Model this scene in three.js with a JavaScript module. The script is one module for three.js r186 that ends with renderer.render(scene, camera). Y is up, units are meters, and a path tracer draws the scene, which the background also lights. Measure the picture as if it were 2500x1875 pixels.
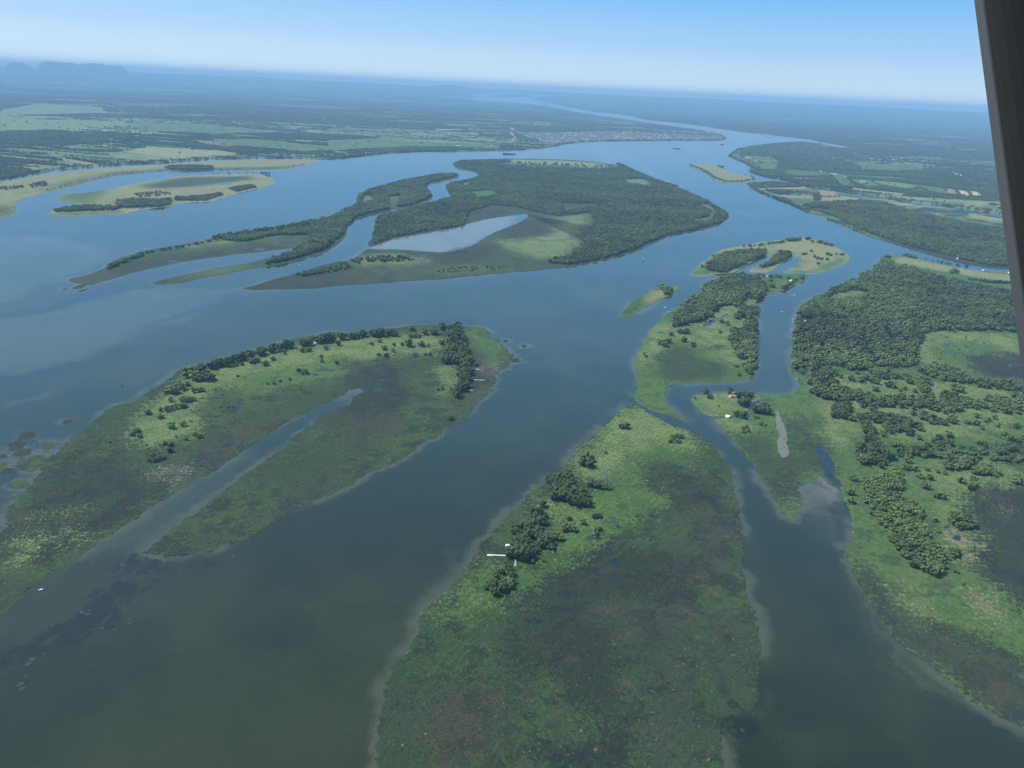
import * as THREE from 'three';
import { mergeGeometries } from 'three/addons/utils/BufferGeometryUtils.js';

// ---------------------------------------------------------------- camera, sky, sun, exposure
const scene = new THREE.Scene();
const FOCAL = 1880, PW = 2500, PH = 1875, ALT = 600;
const camera = new THREE.PerspectiveCamera(2 * Math.atan(PH / 2 / FOCAL) * 180 / Math.PI, PW / PH, 0.1, 150000);
camera.rotation.order = 'YXZ';
camera.position.set(0, ALT, 0);
camera.rotation.set(-20.93 * Math.PI / 180, 0, 2.7 * Math.PI / 180);
camera.updateMatrixWorld(true);

const sunDir = new THREE.Vector3(-0.57, 0.80, -0.16).normalize();
const sun = new THREE.DirectionalLight(new THREE.Color(1, 0.95, 0.86), 5.0);
sun.position.copy(sunDir).multiplyScalar(6000);
sun.position.z -= 2000; sun.target.position.set(0, 0, -2000);
sun.castShadow = true; sun.shadow.radius = 1; sun.shadow.mapSize.set(4096, 4096);
Object.assign(sun.shadow.camera, { left: -4000, right: 4000, top: 4000, bottom: -4000, near: 10, far: 14000 });
sun.name = 'sun';
scene.add(sun, sun.target);

function makeSky() {
  const w = 512, h = 512, d = new Float32Array(w * h * 4);
  const stops = [[0, 0.95, 1.02, 1.0], [0.6, 0.8, 0.9, 0.92], [1.3, 0.58, 0.73, 0.83], [3, 0.36, 0.57, 0.80], [6.5, 0.15, 0.44, 0.80], [12, 0.18, 0.49, 0.88], [25, 0.17, 0.46, 0.84], [50, 0.05, 0.15, 0.36], [90, 0.03, 0.10, 0.27]];
  for (let j = 0; j < h; j++) {
    const el = (j + 0.5) / h * 180 - 90, e = Math.max(0, el);
    let k = 0; while (k < stops.length - 2 && e > stops[k + 1][0]) k++;
    const a = stops[k], b = stops[k + 1], t = Math.min(1, (e - a[0]) / (b[0] - a[0]));
    const er = el * Math.PI / 180;
    for (let i = 0; i < w; i++) {
      const ph = ((i + 0.5) / w - 0.5) * 2 * Math.PI;
      const x = Math.cos(er) * Math.cos(ph), z = Math.cos(er) * Math.sin(ph), y = Math.sin(er);
      const c = x * sunDir.x + y * sunDir.y + z * sunDir.z;
      const side = x * sunDir.x / Math.hypot(sunDir.x, sunDir.z) + z * sunDir.z / Math.hypot(sunDir.x, sunDir.z);
      const glow = 0.45 * Math.pow(Math.max(0, c), 6) + 0.9 * Math.pow(Math.max(0, c), 60);
      const low = Math.exp(-e / 9) * Math.max(0, side) * 0.2;
      const o = (j * w + i) * 4;
      for (let q = 0; q < 3; q++) d[o + q] = a[1 + q] + (b[1 + q] - a[1 + q]) * t + glow * [0.9, 0.9, 0.85][q] + low * [0.7, 0.7, 0.5][q];
      d[o + 3] = 1;
    }
  }
  const t = new THREE.DataTexture(d, w, h, THREE.RGBAFormat, THREE.FloatType);
  t.mapping = THREE.EquirectangularReflectionMapping; t.magFilter = THREE.LinearFilter; t.minFilter = THREE.LinearFilter; t.needsUpdate = true;
  return t;
}
scene.background = makeSky();
scene.environment = scene.background;
scene.fog = new THREE.FogExp2(new THREE.Color(0.39, 0.70, 1.0), 0.000045);

const renderer = new THREE.WebGLRenderer({ antialias: true });
renderer.toneMapping = THREE.LinearToneMapping;
renderer.toneMappingExposure = 1.2;
renderer.shadowMap.enabled = true;
renderer.setSize(1024, 768);

// ---------------------------------------------------------------- helpers
let seed = 12345;
const rnd = () => { seed = (seed + 0x6D2B79F5) | 0; let t = Math.imul(seed ^ (seed >>> 15), 1 | seed); t = (t + Math.imul(t ^ (t >>> 7), 61 | t)) ^ t; return ((t ^ (t >>> 14)) >>> 0) / 4294967296; };
const rr = (a, b) => a + (b - a) * rnd();
const hash2 = (a, b) => { let h = Math.imul(a, 374761393) + Math.imul(b, 668265263) | 0; h = Math.imul(h ^ (h >>> 13), 1274126177); return ((h ^ (h >>> 16)) >>> 0) / 4294967296; };
const ss = (a, b, x) => { const t = Math.min(1, Math.max(0, (x - a) / (b - a))); return t * t * (3 - 2 * t); };
const NS = 512;
function tile(base, oct, gain) {           // tileable fractal noise 0..1
  const f = new Float32Array(NS * NS); let amp = 1, tot = 0;
  for (let o = 0; o < oct; o++) {
    const n = base << o, g = new Float32Array(n * n); for (let i = 0; i < n * n; i++) g[i] = rnd();
    for (let y = 0; y < NS; y++) for (let x = 0; x < NS; x++) {
      const u = x / NS * n, v = y / NS * n, i = u | 0, j = v | 0; let a = u - i, b = v - j; a = a * a * (3 - 2 * a); b = b * b * (3 - 2 * b);
      const i1 = (i + 1) % n, j1 = (j + 1) % n;
      f[y * NS + x] += amp * ((g[j * n + i] * (1 - a) + g[j * n + i1] * a) * (1 - b) + (g[j1 * n + i] * (1 - a) + g[j1 * n + i1] * a) * b);
    }
    tot += amp; amp *= gain;
  }
  let lo = 1e9, hi = -1e9; for (const v of f) { lo = Math.min(lo, v); hi = Math.max(hi, v); }
  for (let i = 0; i < f.length; i++) f[i] = (f[i] - lo) / (hi - lo);
  return f;
}
const T1 = tile(8, 6, 0.55), T2 = tile(8, 6, 0.6);
const look = (T, u, v) => {                // u, v in tiles
  u = (u - Math.floor(u)) * NS; v = (v - Math.floor(v)) * NS;
  const i = u | 0, j = v | 0, a = u - i, b = v - j, i1 = (i + 1) & 511, j1 = (j + 1) & 511;
  return (T[j * NS + i] * (1 - a) + T[j * NS + i1] * a) * (1 - b) + (T[j1 * NS + i] * (1 - a) + T[j1 * NS + i1] * a) * b;
};
const near = (T, u, v) => T[(((v * NS) | 0) & 511) * NS + (((u * NS) | 0) & 511)];
// T has ~8 features across a tile: wavelength L metres -> u = x / (8 L)
const nz = (T, x, z, L, o = 0) => look(T, x / (8 * L) + o, z / (8 * L) + o * 1.7);

const K = 850 / 2212;
const CROP = { a: [0, 0], b: [800, 150], c: [1650, 150], d: [0, 450], e: [850, 550], f: [1650, 550], g: [0, 900], h: [850, 900], i: [1650, 950], j: [0, 1350], k: [850, 1350], l: [1650, 1350] };
const dir = new THREE.Vector3();
function ground(sx, sy, y = 0) {           // a place in the photograph -> the place on the ground that it shows
  dir.set((sx - PW / 2) / FOCAL, -(sy - PH / 2) / FOCAL, -1).applyQuaternion(camera.quaternion);
  const t = (y - ALT) / Math.min(dir.y, -0.009);
  return [dir.x * t, dir.z * t];
}
const S = (...p) => { const o = []; for (let k = 0; k < p.length; k += 2) o.push(ground(p[k], p[k + 1])); return o; };
const C = (c, ...p) => { const o = []; for (let k = 0; k < p.length; k += 2) o.push(ground(CROP[c][0] + p[k] * K, CROP[c][1] + p[k + 1] * K)); return o; };
const inside = (P, x, z) => { let r = false; for (let i = 0, j = P.length - 1; i < P.length; j = i++) { const [a, b] = P[i], [c, d] = P[j]; if ((b > z) !== (d > z) && x < (c - a) * (z - b) / (d - b) + a) r = !r; } return r; };
const bounds = (P) => { let b = [1e9, 1e9, -1e9, -1e9]; for (const [x, z] of P) b = [Math.min(b[0], x), Math.min(b[1], z), Math.max(b[2], x), Math.max(b[3], z)]; return b; };
function curve(P, step, amp, closed = true, rag = 0) {     // smooth outline with an uneven, natural edge
  const c = new THREE.CatmullRomCurve3(P.map(([x, z]) => new THREE.Vector3(x, 0, z)), closed, 'centripetal');
  const out = [], n = P.length - (closed ? 0 : 1);
  for (let s = 0; s < n; s++) {
    const [x0, z0] = P[s], [x1, z1] = P[(s + 1) % P.length], L = Math.hypot(x1 - x0, z1 - z0), m = Math.max(1, Math.min(120, Math.round(L / step)));
    for (let k = 0; k < m; k++) {
      const p = c.getPoint((s + k / m) / n);
      const w = amp * ((nz(T1, p.x, p.z, 45) - 0.5) * 1.6 + (nz(T2, p.x, p.z, 12) - 0.5) * 0.9), w2 = amp * ((nz(T2, p.x + 900, p.z, 40) - 0.5) * 1.6 + (nz(T1, p.x, p.z + 500, 11) - 0.5) * 0.9);
      const f = rag * (nz(T2, p.x, p.z, 9, 0.3) + 0.7 * nz(T1, p.x, p.z, 4, 0.6) - 0.85) * 2.2, f2 = rag * (nz(T1, p.x, p.z, 9, 0.8) + 0.7 * nz(T2, p.x, p.z, 4, 0.2) - 0.85) * 2.2;
      out.push([p.x + w + f, p.z + w2 + f2]);
    }
  }
  return out;
}
const names = new Map();
const numbered = (n) => { const k = names.get(n) ?? 0; names.set(n, k + 1); return k ? `${n}_${String(k).padStart(3, '0')}` : n; };
function shade(o) { o.traverse((m) => { if (m.isMesh) { m.castShadow = true; m.receiveShadow = true; } }); return o; }
function put(o, name, label, category, group, kind) {
  o.name = numbered(name); scene.add(o);
  if (label) o.userData.label = label; if (category) o.userData.category = category; if (group) o.userData.group = group; if (kind) o.userData.kind = kind;
  return shade(o);
}
const mesh = (name, g, m, parent) => { const o = new THREE.Mesh(g, m); o.name = name; parent?.add(o); return o; };
const lin = (r, g, b) => new THREE.Color().setRGB(r, g, b);
const std = (r, g, b, rough = 0.9) => new THREE.MeshStandardMaterial({ color: lin(r, g, b), roughness: rough });

class Mask {                               // polygons drawn into a raster of the ground
  constructor(box, w, h) { this.b = box; this.w = w; this.h = h; this.d = new Uint8Array(w * h); this.sx = w / (box[2] - box[0]); this.sz = h / (box[3] - box[1]); }
  fill(P, v) {
    const q = P.map(([x, z]) => [(x - this.b[0]) * this.sx, (z - this.b[1]) * this.sz]);
    let lo = 1e9, hi = -1e9; for (const p of q) { lo = Math.min(lo, p[1]); hi = Math.max(hi, p[1]); }
    for (let y = Math.max(0, Math.floor(lo)); y <= Math.min(this.h - 1, Math.ceil(hi)); y++) {
      const c = y + 0.5, xs = [];
      for (let i = 0, j = q.length - 1; i < q.length; j = i++) if ((q[i][1] > c) !== (q[j][1] > c)) xs.push((q[j][0] - q[i][0]) * (c - q[i][1]) / (q[j][1] - q[i][1]) + q[i][0]);
      xs.sort((m, n) => m - n);
      for (let k = 0; k + 1 < xs.length; k += 2) for (let x = Math.max(0, Math.round(xs[k])); x < Math.min(this.w, Math.round(xs[k + 1])); x++) this.d[y * this.w + x] = v;
    }
    return this;
  }
  at(x, z) { const i = ((x - this.b[0]) * this.sx) | 0, j = ((z - this.b[1]) * this.sz) | 0; return i < 0 || j < 0 || i >= this.w || j >= this.h ? 0 : this.d[j * this.w + i]; }
}
function distance(mask, cell, most) {      // metres to the nearest filled cell
  const { w, h, d } = mask, f = new Float32Array(w * h).fill(most);
  for (let i = 0; i < w * h; i++) if (d[i]) f[i] = 0;
  for (let y = 1; y < h; y++) for (let x = 1; x < w - 1; x++) { const o = y * w + x; f[o] = Math.min(f[o], f[o - 1] + cell, f[o - w] + cell, f[o - w - 1] + cell * 1.41, f[o - w + 1] + cell * 1.41); }
  for (let y = h - 2; y >= 0; y--) for (let x = w - 2; x > 0; x--) { const o = y * w + x; f[o] = Math.min(f[o], f[o + 1] + cell, f[o + w] + cell, f[o + w + 1] + cell * 1.41, f[o + w - 1] + cell * 1.41); }
  return f;
}
// ---------------------------------------------------------------- ground covers (sRGB surface colours)
const COVER = {
  marsh: { k: 0.44, a: [54, 86, 38], b: [76, 112, 46], c: [38, 60, 32], tc: 0.56, d: [122, 142, 78], td: 0.80, e: [104, 96, 74], te: 0.86 },
  bright: { k: 0.53, a: [74, 114, 44], b: [96, 134, 54], c: [58, 92, 48], tc: 0.60, d: [142, 158, 92], td: 0.80, e: [120, 128, 80], te: 0.84 },
  meadow: { k: 0.70, a: [112, 132, 70], b: [132, 142, 84], c: [82, 112, 52], tc: 0.50, d: [158, 158, 112], td: 0.77, e: [96, 120, 66], te: 0.80 },
  hay: { k: 0.68, a: [134, 140, 90], b: [150, 148, 100], c: [112, 132, 78], tc: 0.60, d: [164, 154, 110], td: 0.80, e: [128, 136, 84], te: 0.82 },
  dark: { k: 0.42, a: [44, 60, 36], b: [58, 82, 42], c: [38, 46, 34], tc: 0.54, d: [92, 112, 62], td: 0.82, e: [82, 76, 50], te: 0.80 },
  brown: { k: 0.42, a: [76, 80, 52], b: [90, 90, 58], c: [54, 66, 42], tc: 0.52, d: [138, 132, 98], td: 0.82, e: [66, 88, 54], te: 0.74 },
  weed: { k: 0.42, a: [66, 82, 56], b: [82, 96, 66], c: [48, 60, 44], tc: 0.50, d: [128, 142, 96], td: 0.84, e: [92, 84, 68], te: 0.78 },
  litter: { k: 0.60, a: [128, 122, 110], b: [142, 136, 124], c: [84, 88, 74], tc: 0.54, d: [176, 168, 150], td: 0.78, e: [92, 100, 70], te: 0.78 },
  tan: { k: 0.66, a: [150, 128, 96], b: [162, 144, 110], c: [112, 124, 72], tc: 0.58, d: [186, 168, 136], td: 0.80, e: [120, 108, 78], te: 0.82 },
  sand: { k: 0.80, a: [186, 166, 136], b: [200, 182, 152], c: [160, 146, 120], tc: 0.62, d: [212, 198, 170], td: 0.80, e: [150, 140, 110], te: 0.86 },
  lawn: { k: 0.66, a: [140, 162, 66], b: [152, 172, 76], c: [122, 148, 62], tc: 0.64, d: [160, 178, 92], td: 0.86, e: [128, 150, 72], te: 0.88 },
  wood: { k: 0.42, a: [48, 66, 40], b: [60, 80, 46], c: [38, 52, 34], tc: 0.55, d: [84, 104, 60], td: 0.82, e: [70, 84, 50], te: 0.84 },
  lily: { k: 0.60, a: [116, 138, 74], b: [128, 150, 84], c: [82, 108, 58], tc: 0.58, d: [146, 164, 98], td: 0.80, e: [100, 118, 66], te: 0.80 },
  haze_green: { k: 0.50, a: [88, 122, 82], b: [100, 132, 90], c: [74, 106, 66], tc: 0.62, d: [112, 142, 96], td: 0.82, e: [96, 118, 78], te: 0.84 },
  town: { k: 0.55, a: [88, 98, 78], b: [78, 96, 66], c: [56, 76, 48], tc: 0.48, d: [186, 178, 168], td: 0.66, e: [138, 118, 104], te: 0.72 },
  pink: { k: 0.66, a: [160, 138, 128], b: [172, 150, 138], c: [140, 126, 112], tc: 0.6, d: [196, 176, 160], td: 0.75, e: [128, 132, 100], te: 0.8 },
};
const KINDS = Object.keys(COVER);
for (const c of Object.values(COVER)) for (const m of ['a', 'b', 'c', 'd', 'e']) c[m] = c[m].map((v) => v * Math.pow(c.k, 1 / 2.2));
const rgb = [0, 0, 0];
function cover(kind, x, z, q) {
  const n1 = nz(T1, x, z, 140 * q), n2 = nz(T2, x, z * 0.8, 30 * q, 0.37), n3 = nz(T1, x, z, 5.5 * q, 0.71), n4 = near(T2, x / (8 * 2.6 * q) + 7, z / (8 * 2.6 * q) + 7 + 4096);
  const k = COVER[kind], u = ss(0.36, 0.64, n1 * 0.45 + n2 * 0.4 + n3 * 0.15), v = 0.85 * ss(k.tc - 0.04, k.tc + 0.09, n2 * 0.5 + n1 * 0.2 + n3 * 0.3), s = 0.8 * ss(k.td, k.td + 0.12, n3 * 0.5 + n4 * 0.62), e = 0.8 * ss(k.te - 0.02, k.te + 0.1, nz(T2, x, z, 34 * q, 0.13) * 0.8 + n3 * 0.4);
  const g = 0.8 + 0.36 * n4;
  for (let i = 0; i < 3; i++) { let c = k.a[i] + (k.b[i] - k.a[i]) * u; c += (k.c[i] - c) * v; c += (k.e[i] - c) * e; c += (k.d[i] - c) * s; rgb[i] = c * g; }
}
function bumpTile() {
  const d = new Uint8Array(512 * 512 * 4);
  for (let i = 0; i < 512 * 512; i++) { const v = 255 * (0.6 * T2[i] + 0.4 * rnd()); d[i * 4] = d[i * 4 + 1] = d[i * 4 + 2] = v; d[i * 4 + 3] = 255; }
  const t = new THREE.DataTexture(d, 512, 512); t.wrapS = t.wrapT = THREE.RepeatWrapping; t.magFilter = THREE.LinearFilter; t.needsUpdate = true; return t;
}
const BUMP = bumpTile();
function colourMap(box, w, h, paint) {
  const d = new Uint8Array(w * h * 4), dx = (box[2] - box[0]) / w, dz = (box[3] - box[1]) / h;
  for (let j = 0; j < h; j++) for (let i = 0; i < w; i++) {
    const o = (j * w + i) * 4; d[o + 3] = 255;
    if (paint(box[0] + (i + 0.5) * dx, box[1] + (j + 0.5) * dz) === false) continue;
    d[o] = rgb[0]; d[o + 1] = rgb[1]; d[o + 2] = rgb[2];
  }
  const t = new THREE.DataTexture(d, w, h); t.colorSpace = THREE.SRGBColorSpace; t.magFilter = THREE.LinearFilter; t.minFilter = THREE.LinearFilter; t.needsUpdate = true;
  return t;
}
function sheet(outline, y, drop, out, box) {      // a level sheet with a sloping bank down into the water
  const pts = outline.map(([x, z]) => new THREE.Vector2(x, z));
  if (THREE.ShapeUtils.isClockWise(pts)) pts.reverse();
  const n = pts.length, faces = THREE.ShapeUtils.triangulateShape(pts, []), pos = [], uv = [], idx = [];
  const uvOf = (x, z) => uv.push((x - box[0]) / (box[2] - box[0]), (z - box[1]) / (box[3] - box[1]));
  for (const p of pts) { pos.push(p.x, y, p.y); uvOf(p.x, p.y); }
  for (const f of faces) idx.push(f[0], f[2], f[1]);
  if (drop > 0) {
    for (let i = 0; i < n; i++) {
      const a = pts[(i + n - 1) % n], b = pts[(i + 1) % n]; let nx = b.y - a.y, ny = -(b.x - a.x); const L = Math.hypot(nx, ny) || 1;
      const x = pts[i].x + nx / L * out, z = pts[i].y + ny / L * out; pos.push(x, y - drop, z); uvOf(x, z);
    }
    for (let i = 0; i < n; i++) { const j = (i + 1) % n; idx.push(i, j, n + i, j, n + j, n + i); }
  }
  const g = new THREE.BufferGeometry();
  g.setAttribute('position', new THREE.Float32BufferAttribute(pos, 3)); g.setAttribute('uv', new THREE.Float32BufferAttribute(uv, 2)); g.setIndex(idx);
  g.computeVertexNormals();
  return g;
}
const LANDS = [];
function land(name, label, P, { def = 'marsh', zones = [], res = 1024, step = 10, amp = 7, y = 0.45, q = 1, warp = 16, drop = 0.9, bank = 1.6, bump = 1.5, jit = 75, rag = 0 }) {
  const line = curve(P, step, amp, true, rag), b = bounds(line), box = [b[0] - 4, b[1] - 4, b[2] + 4, b[3] + 4];
  const lx = box[2] - box[0], lz = box[3] - box[1], m = Math.max(lx, lz), w = Math.round(res * Math.max(0.35, lx / m)), h = Math.round(res * Math.max(0.35, lz / m));
  const land_ = new Mask(box, w, h).fill(line, 1), mz = new Mask(box, Math.min(w, 1024), Math.min(h, 1024));
  for (const [k, poly] of zones) mz.fill(poly, KINDS.indexOf(k) + 1);
  const px = lx / w * 2.5;
  const kindAt = (x, z) => {
    const wx = x + warp * 2.4 * (nz(T1, x, z, warp * 2.2) - 0.5) + warp * 1.1 * (nz(T2, x, z, 7, 0.5) - 0.5) + jit * q * q * (near(T1, x / (21 * q) + 4096, z / (21 * q) + 4096) - 0.5), wz = z + warp * 2.4 * (nz(T2, x, z, warp * 2.2, 0.31) - 0.5) + warp * 1.1 * (nz(T1, x, z, 7, 0.9) - 0.5) + jit * q * q * (near(T2, x / (23 * q) + 4096, z / (23 * q) + 4096) - 0.5);
    const k = mz.at(wx, wz); return k ? KINDS[k - 1] : def;
  };
  const map = colourMap(box, w, h, (x, z) => {
    if (!land_.at(x, z) && !land_.at(x + px, z) && !land_.at(x - px, z) && !land_.at(x, z + px) && !land_.at(x, z - px)) return false;
    cover(kindAt(x, z), x, z, q);
  });
  const bmp = BUMP.clone(); bmp.repeat.set(lx / (90 * q), lz / (90 * q)); bmp.needsUpdate = true;
  const mat = new THREE.MeshStandardMaterial({ map, roughness: 1, bumpMap: bmp, bumpScale: bump * q });
  const o = mesh('', sheet(line, y, drop, bank, box), mat);
  put(o, name, label, 'island', null, 'structure');
  const L = { line, box, mask: land_, y, kindAt }; LANDS.push(L);
  return L;
}
const log = (m) => console.log(m);

// ---------------------------------------------------------------- the river islands
const isleL = land('island', 'large horseshoe marsh island at the left, split by a long inlet',
  [...C('g', -300, 1500, -200, 1130, 20, 1020, 60, 900, 110, 800, 180, 740, 215, 690, 270, 630, 310, 570, 350, 520, 430, 460, 500, 410, 570, 365, 640, 310, 700, 245, 760, 225, 850, 205, 900, 165, 980, 115, 1060, 75, 1130, 20),
  ...C('d', 1170, 1170, 1290, 1140, 1420, 1105, 1600, 1055, 1800, 995, 1950, 965, 2150, 935), ...C('e', 0, 690, 150, 668, 300, 652, 400, 640, 560, 632, 700, 640, 800, 646, 860, 660, 900, 700, 960, 740, 1000, 800, 1030, 860, 1020, 890, 985, 915, 950, 950, 930, 1000, 880, 1065, 800, 1150, 700, 1240),
  ...C('h', 600, 400, 500, 460, 420, 510, 330, 570, 230, 620, 120, 670, 0, 740), ...C('g', 2100, 790, 1950, 860, 1800, 930, 1700, 990, 1600, 1060, 1480, 1110, 1350, 1150, 1200, 1185, 1080, 1198, 970, 1192, 930, 1165, 980, 1110, 1050, 1060, 1130, 990, 1230, 910, 1300, 860, 1400, 780, 1500, 710, 1600, 640, 1700, 560, 1800, 490, 1900, 420, 2000, 340, 2100, 270, 2212, 225),
  ...S(870, 968, 884, 956, 876, 946, 850, 955), ...C('g', 2100, 190, 1980, 250, 1880, 310, 1780, 370, 1700, 410, 1600, 480, 1500, 560, 1400, 610, 1300, 680, 1200, 730, 1080, 790, 1000, 850, 900, 920, 800, 980, 700, 1050, 600, 1120, 500, 1190, 430, 1249), ...C('j', 350, 90, 250, 170, 180, 240, 150, 290, 80, 340, 0, 400, -300, 620)],
  { res: 2048, step: 3.5, amp: 9, rag: 3.2, zones: [
    ['weed', C('g', 2212, 225, 2212, 740, 1950, 860, 1700, 990, 1480, 1110, 1200, 1185, 970, 1192, 930, 1165, 1130, 990, 1400, 780, 1700, 560, 2000, 340)],
    ['marsh', C('g', 2212, 300, 2212, 600, 1950, 760, 1750, 900, 1550, 1000, 1350, 1080, 1150, 1120, 1050, 1110, 1250, 960, 1450, 800, 1750, 590, 2000, 410)],
    ['marsh', [...C('h', 0, 200, 400, 100, 700, 250, 560, 380, 330, 520, 0, 660)]],
    ['brown', C('h', 0, 280, 250, 200, 380, 300, 330, 400, 100, 480, 0, 520)],
    ['dark', C('g', 300, 640, 700, 560, 1000, 720, 950, 860, 640, 1080, 400, 1230, 100, 1200, 150, 900)],
    ['meadow', [...C('g', 900, 300, 850, 420, 820, 470, 960, 520, 1150, 470, 1290, 400, 1260, 260, 1350, 150, 1600, 100, 1750, 60, 2212, -80), ...C('e', 0, 860, 300, 830, 560, 820, 600, 740, 560, 690, 0, 720), ...C('d', 2100, 960, 1700, 1080, 1350, 1180), ...C('g', 1200, 40, 1100, 150, 1000, 230)]],
    ['bright', C('g', 1500, 60, 2212, -60, 2212, 30, 1800, 160, 1600, 180)],
    ['marsh', C('g', 1300, 300, 1620, 170, 2212, 40, 2212, 120, 1880, 270, 1600, 330, 1420, 420, 1290, 420)],
    ['dark', C('e', 0, 960, 150, 890, 330, 880, 520, 920, 480, 1060, 300, 1200, 0, 1249)],
    ['marsh', C('e', 330, 900, 520, 900, 600, 1060, 600, 1200, 350, 1249, 420, 1080)],
    ['meadow', C('e', 590, 900, 700, 880, 710, 1000, 660, 1100, 610, 1110, 600, 1000)],
    ['bright', C('e', 750, 660, 860, 665, 960, 750, 1020, 870, 940, 890, 800, 800, 760, 740)],
    ['brown', C('e', 760, 700, 830, 790, 880, 880, 800, 890, 760, 800)],
    ['weed', C('e', 790, 900, 900, 870, 1000, 900, 930, 1000, 850, 1100, 720, 1230, 690, 1200, 770, 1080)],
    ['litter', C('e', 870, 875, 960, 880, 950, 940, 890, 930)],
    ['weed', C('g', 1450, 420, 1900, 270, 1950, 260, 1700, 410, 1500, 540, 1300, 660, 1180, 730, 1040, 790, 1020, 690, 1150, 590, 1300, 490)],
    ['litter', C('g', 1030, 670, 1140, 640, 1250, 600, 1240, 640, 1140, 700, 1060, 750, 1030, 730)],
    ['brown', C('g', 1500, 370, 1800, 300, 1930, 260, 1850, 310, 1650, 400, 1500, 430)],
    ['lily', C('g', 210, 985, 290, 930, 370, 955, 330, 990, 240, 995)], ['lily', C('g', 390, 930, 450, 905, 520, 915, 500, 945, 410, 955)], ['lily', C('g', 350, 1090, 430, 1040, 520, 1010, 520, 1050, 480, 1080, 560, 1075, 500, 1120, 400, 1125)], ['lily', C('g', 60, 1130, 180, 1075, 220, 1100, 320, 1105, 240, 1180, 180, 1235, 110, 1235, 60, 1190)],
    ['weed', C('g', -300, 1050, 60, 900, 150, 920, 200, 1010, 60, 1120, -300, 1200)], ['brown', C('j', -300, 130, 30, 100, 80, 200, 40, 300, -300, 500)],
  ] });
log('L');
const isleB = land('island', 'broad marsh island in the bottom centre with a dark weedy interior',
  [...C('h', 1775, 226, 1745, 250, 1690, 300, 1600, 390, 1530, 450, 1470, 500, 1400, 570, 1360, 630, 1280, 670, 1230, 730, 1150, 790, 1090, 850, 1020, 910, 970, 970, 900, 1060, 850, 1110, 830, 1170), ...C('k', 800, 30, 740, 110, 640, 210, 560, 310, 470, 400, 445, 500, 400, 590, 350, 660, 270, 740, 230, 830, 215, 930, 205, 1050, 190, 1200, 185, 1366, 180, 1700, 1200, 1800, 1950, 1750), ...C('l', 280, 1400, 270, 1100, 250, 900, 240, 700, 300, 690, 340, 800, 380, 960, 440, 990, 510, 920, 520, 760, 525, 560, 480, 400, 440, 240, 425, 60), ...C('i', 410, 900, 390, 800, 380, 700, 360, 590, 330, 500, 290, 445, 235, 368, 180, 318, 90, 268, 0, 238), ...C('h', 2090, 380, 1990, 328, 1890, 270, 1840, 238)],
  { res: 2048, step: 3, amp: 5, rag: 2.6, zones: [
    ['meadow', C('h', 1760, 240, 1900, 260, 2212, 420, 2212, 520, 2100, 560, 1900, 520, 1750, 600, 1740, 700, 1560, 720, 1400, 680, 1500, 520)],
    ['bright', C('h', 1900, 460, 2212, 540, 2212, 900, 1950, 900, 1760, 1000, 1600, 1180, 1300, 1249, 1250, 1180, 1400, 900, 1700, 760, 1800, 620)],
    ['marsh', C('h', 2000, 560, 2212, 620, 2212, 800, 1900, 760, 1880, 640)],
    ['dark', C('h', 2000, 700, 2212, 640, 2212, 900, 2100, 900)],
    ['meadow', C('h', 1240, 800, 1300, 850, 1500, 900, 1560, 960, 1480, 1010, 1280, 960, 1240, 900)],
    ['haze_green', C('h', 1560, 670, 1600, 640, 1680, 630, 1740, 670, 1720, 700, 1600, 695)],
    ['weed', C('k', 800, 20, 870, -20, 980, 0, 960, 30, 830, 60, 700, 200, 650, 280, 620, 400, 480, 410, 560, 310)],
    ['lily', C('k', 540, 345, 600, 355, 645, 375, 630, 400, 580, 385)], ['litter', C('k', 640, 240, 670, 250, 670, 280, 640, 280)], ['litter', C('k', 700, 130, 760, 95, 760, 130, 710, 170)],
    ['bright', C('k', 880, 100, 1240, 60, 1220, 300, 1000, 340, 850, 420, 660, 420, 700, 260)],
    ['dark', C('k', 1220, 200, 1450, 60, 1700, -60, 2212, 60, 2212, 400, 1800, 500, 1700, 760, 1800, 1000, 1900, 1366, 1500, 1500, 1250, 1200, 1080, 900, 990, 640, 1060, 440)],
    ['dark', C('i', 0, 500, 130, 560, 330, 640, 380, 760, 330, 820, 100, 800, 0, 860)],
    ['weed', C('i', 150, 800, 390, 760, 420, 1000, 430, 1249, 200, 1249, 0, 1249, 0, 1000)],
    ['brown', C('i', 120, 740, 220, 770, 210, 850, 120, 860)], ['brown', C('i', 230, 880, 350, 880, 330, 960, 250, 970)],
    ['weed', C('k', 1600, 300, 2212, 300, 2212, 1366, 1950, 1366, 1850, 1000, 1700, 700)],
    ['marsh', C('k', 1750, 550, 2000, 620, 2000, 1000, 1900, 1050, 1780, 900)],
    ['weed', C('k', 240, 800, 300, 740, 350, 760, 300, 1000, 260, 1366, 190, 1366, 200, 1000)],
    ['brown', C('k', 400, 1000, 700, 880, 990, 820, 1050, 1000, 1050, 1180, 1200, 1366, 700, 1450, 420, 1200)],
    ['marsh', C('k', 1100, 780, 1400, 800, 1450, 1100, 1700, 1100, 1650, 1200, 1300, 1200, 1150, 1000)],
    ['weed', C('l', 240, 400, 480, 400, 530, 700, 500, 950, 420, 1000, 330, 760, 260, 640)],
  ] });
log('B');
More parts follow.
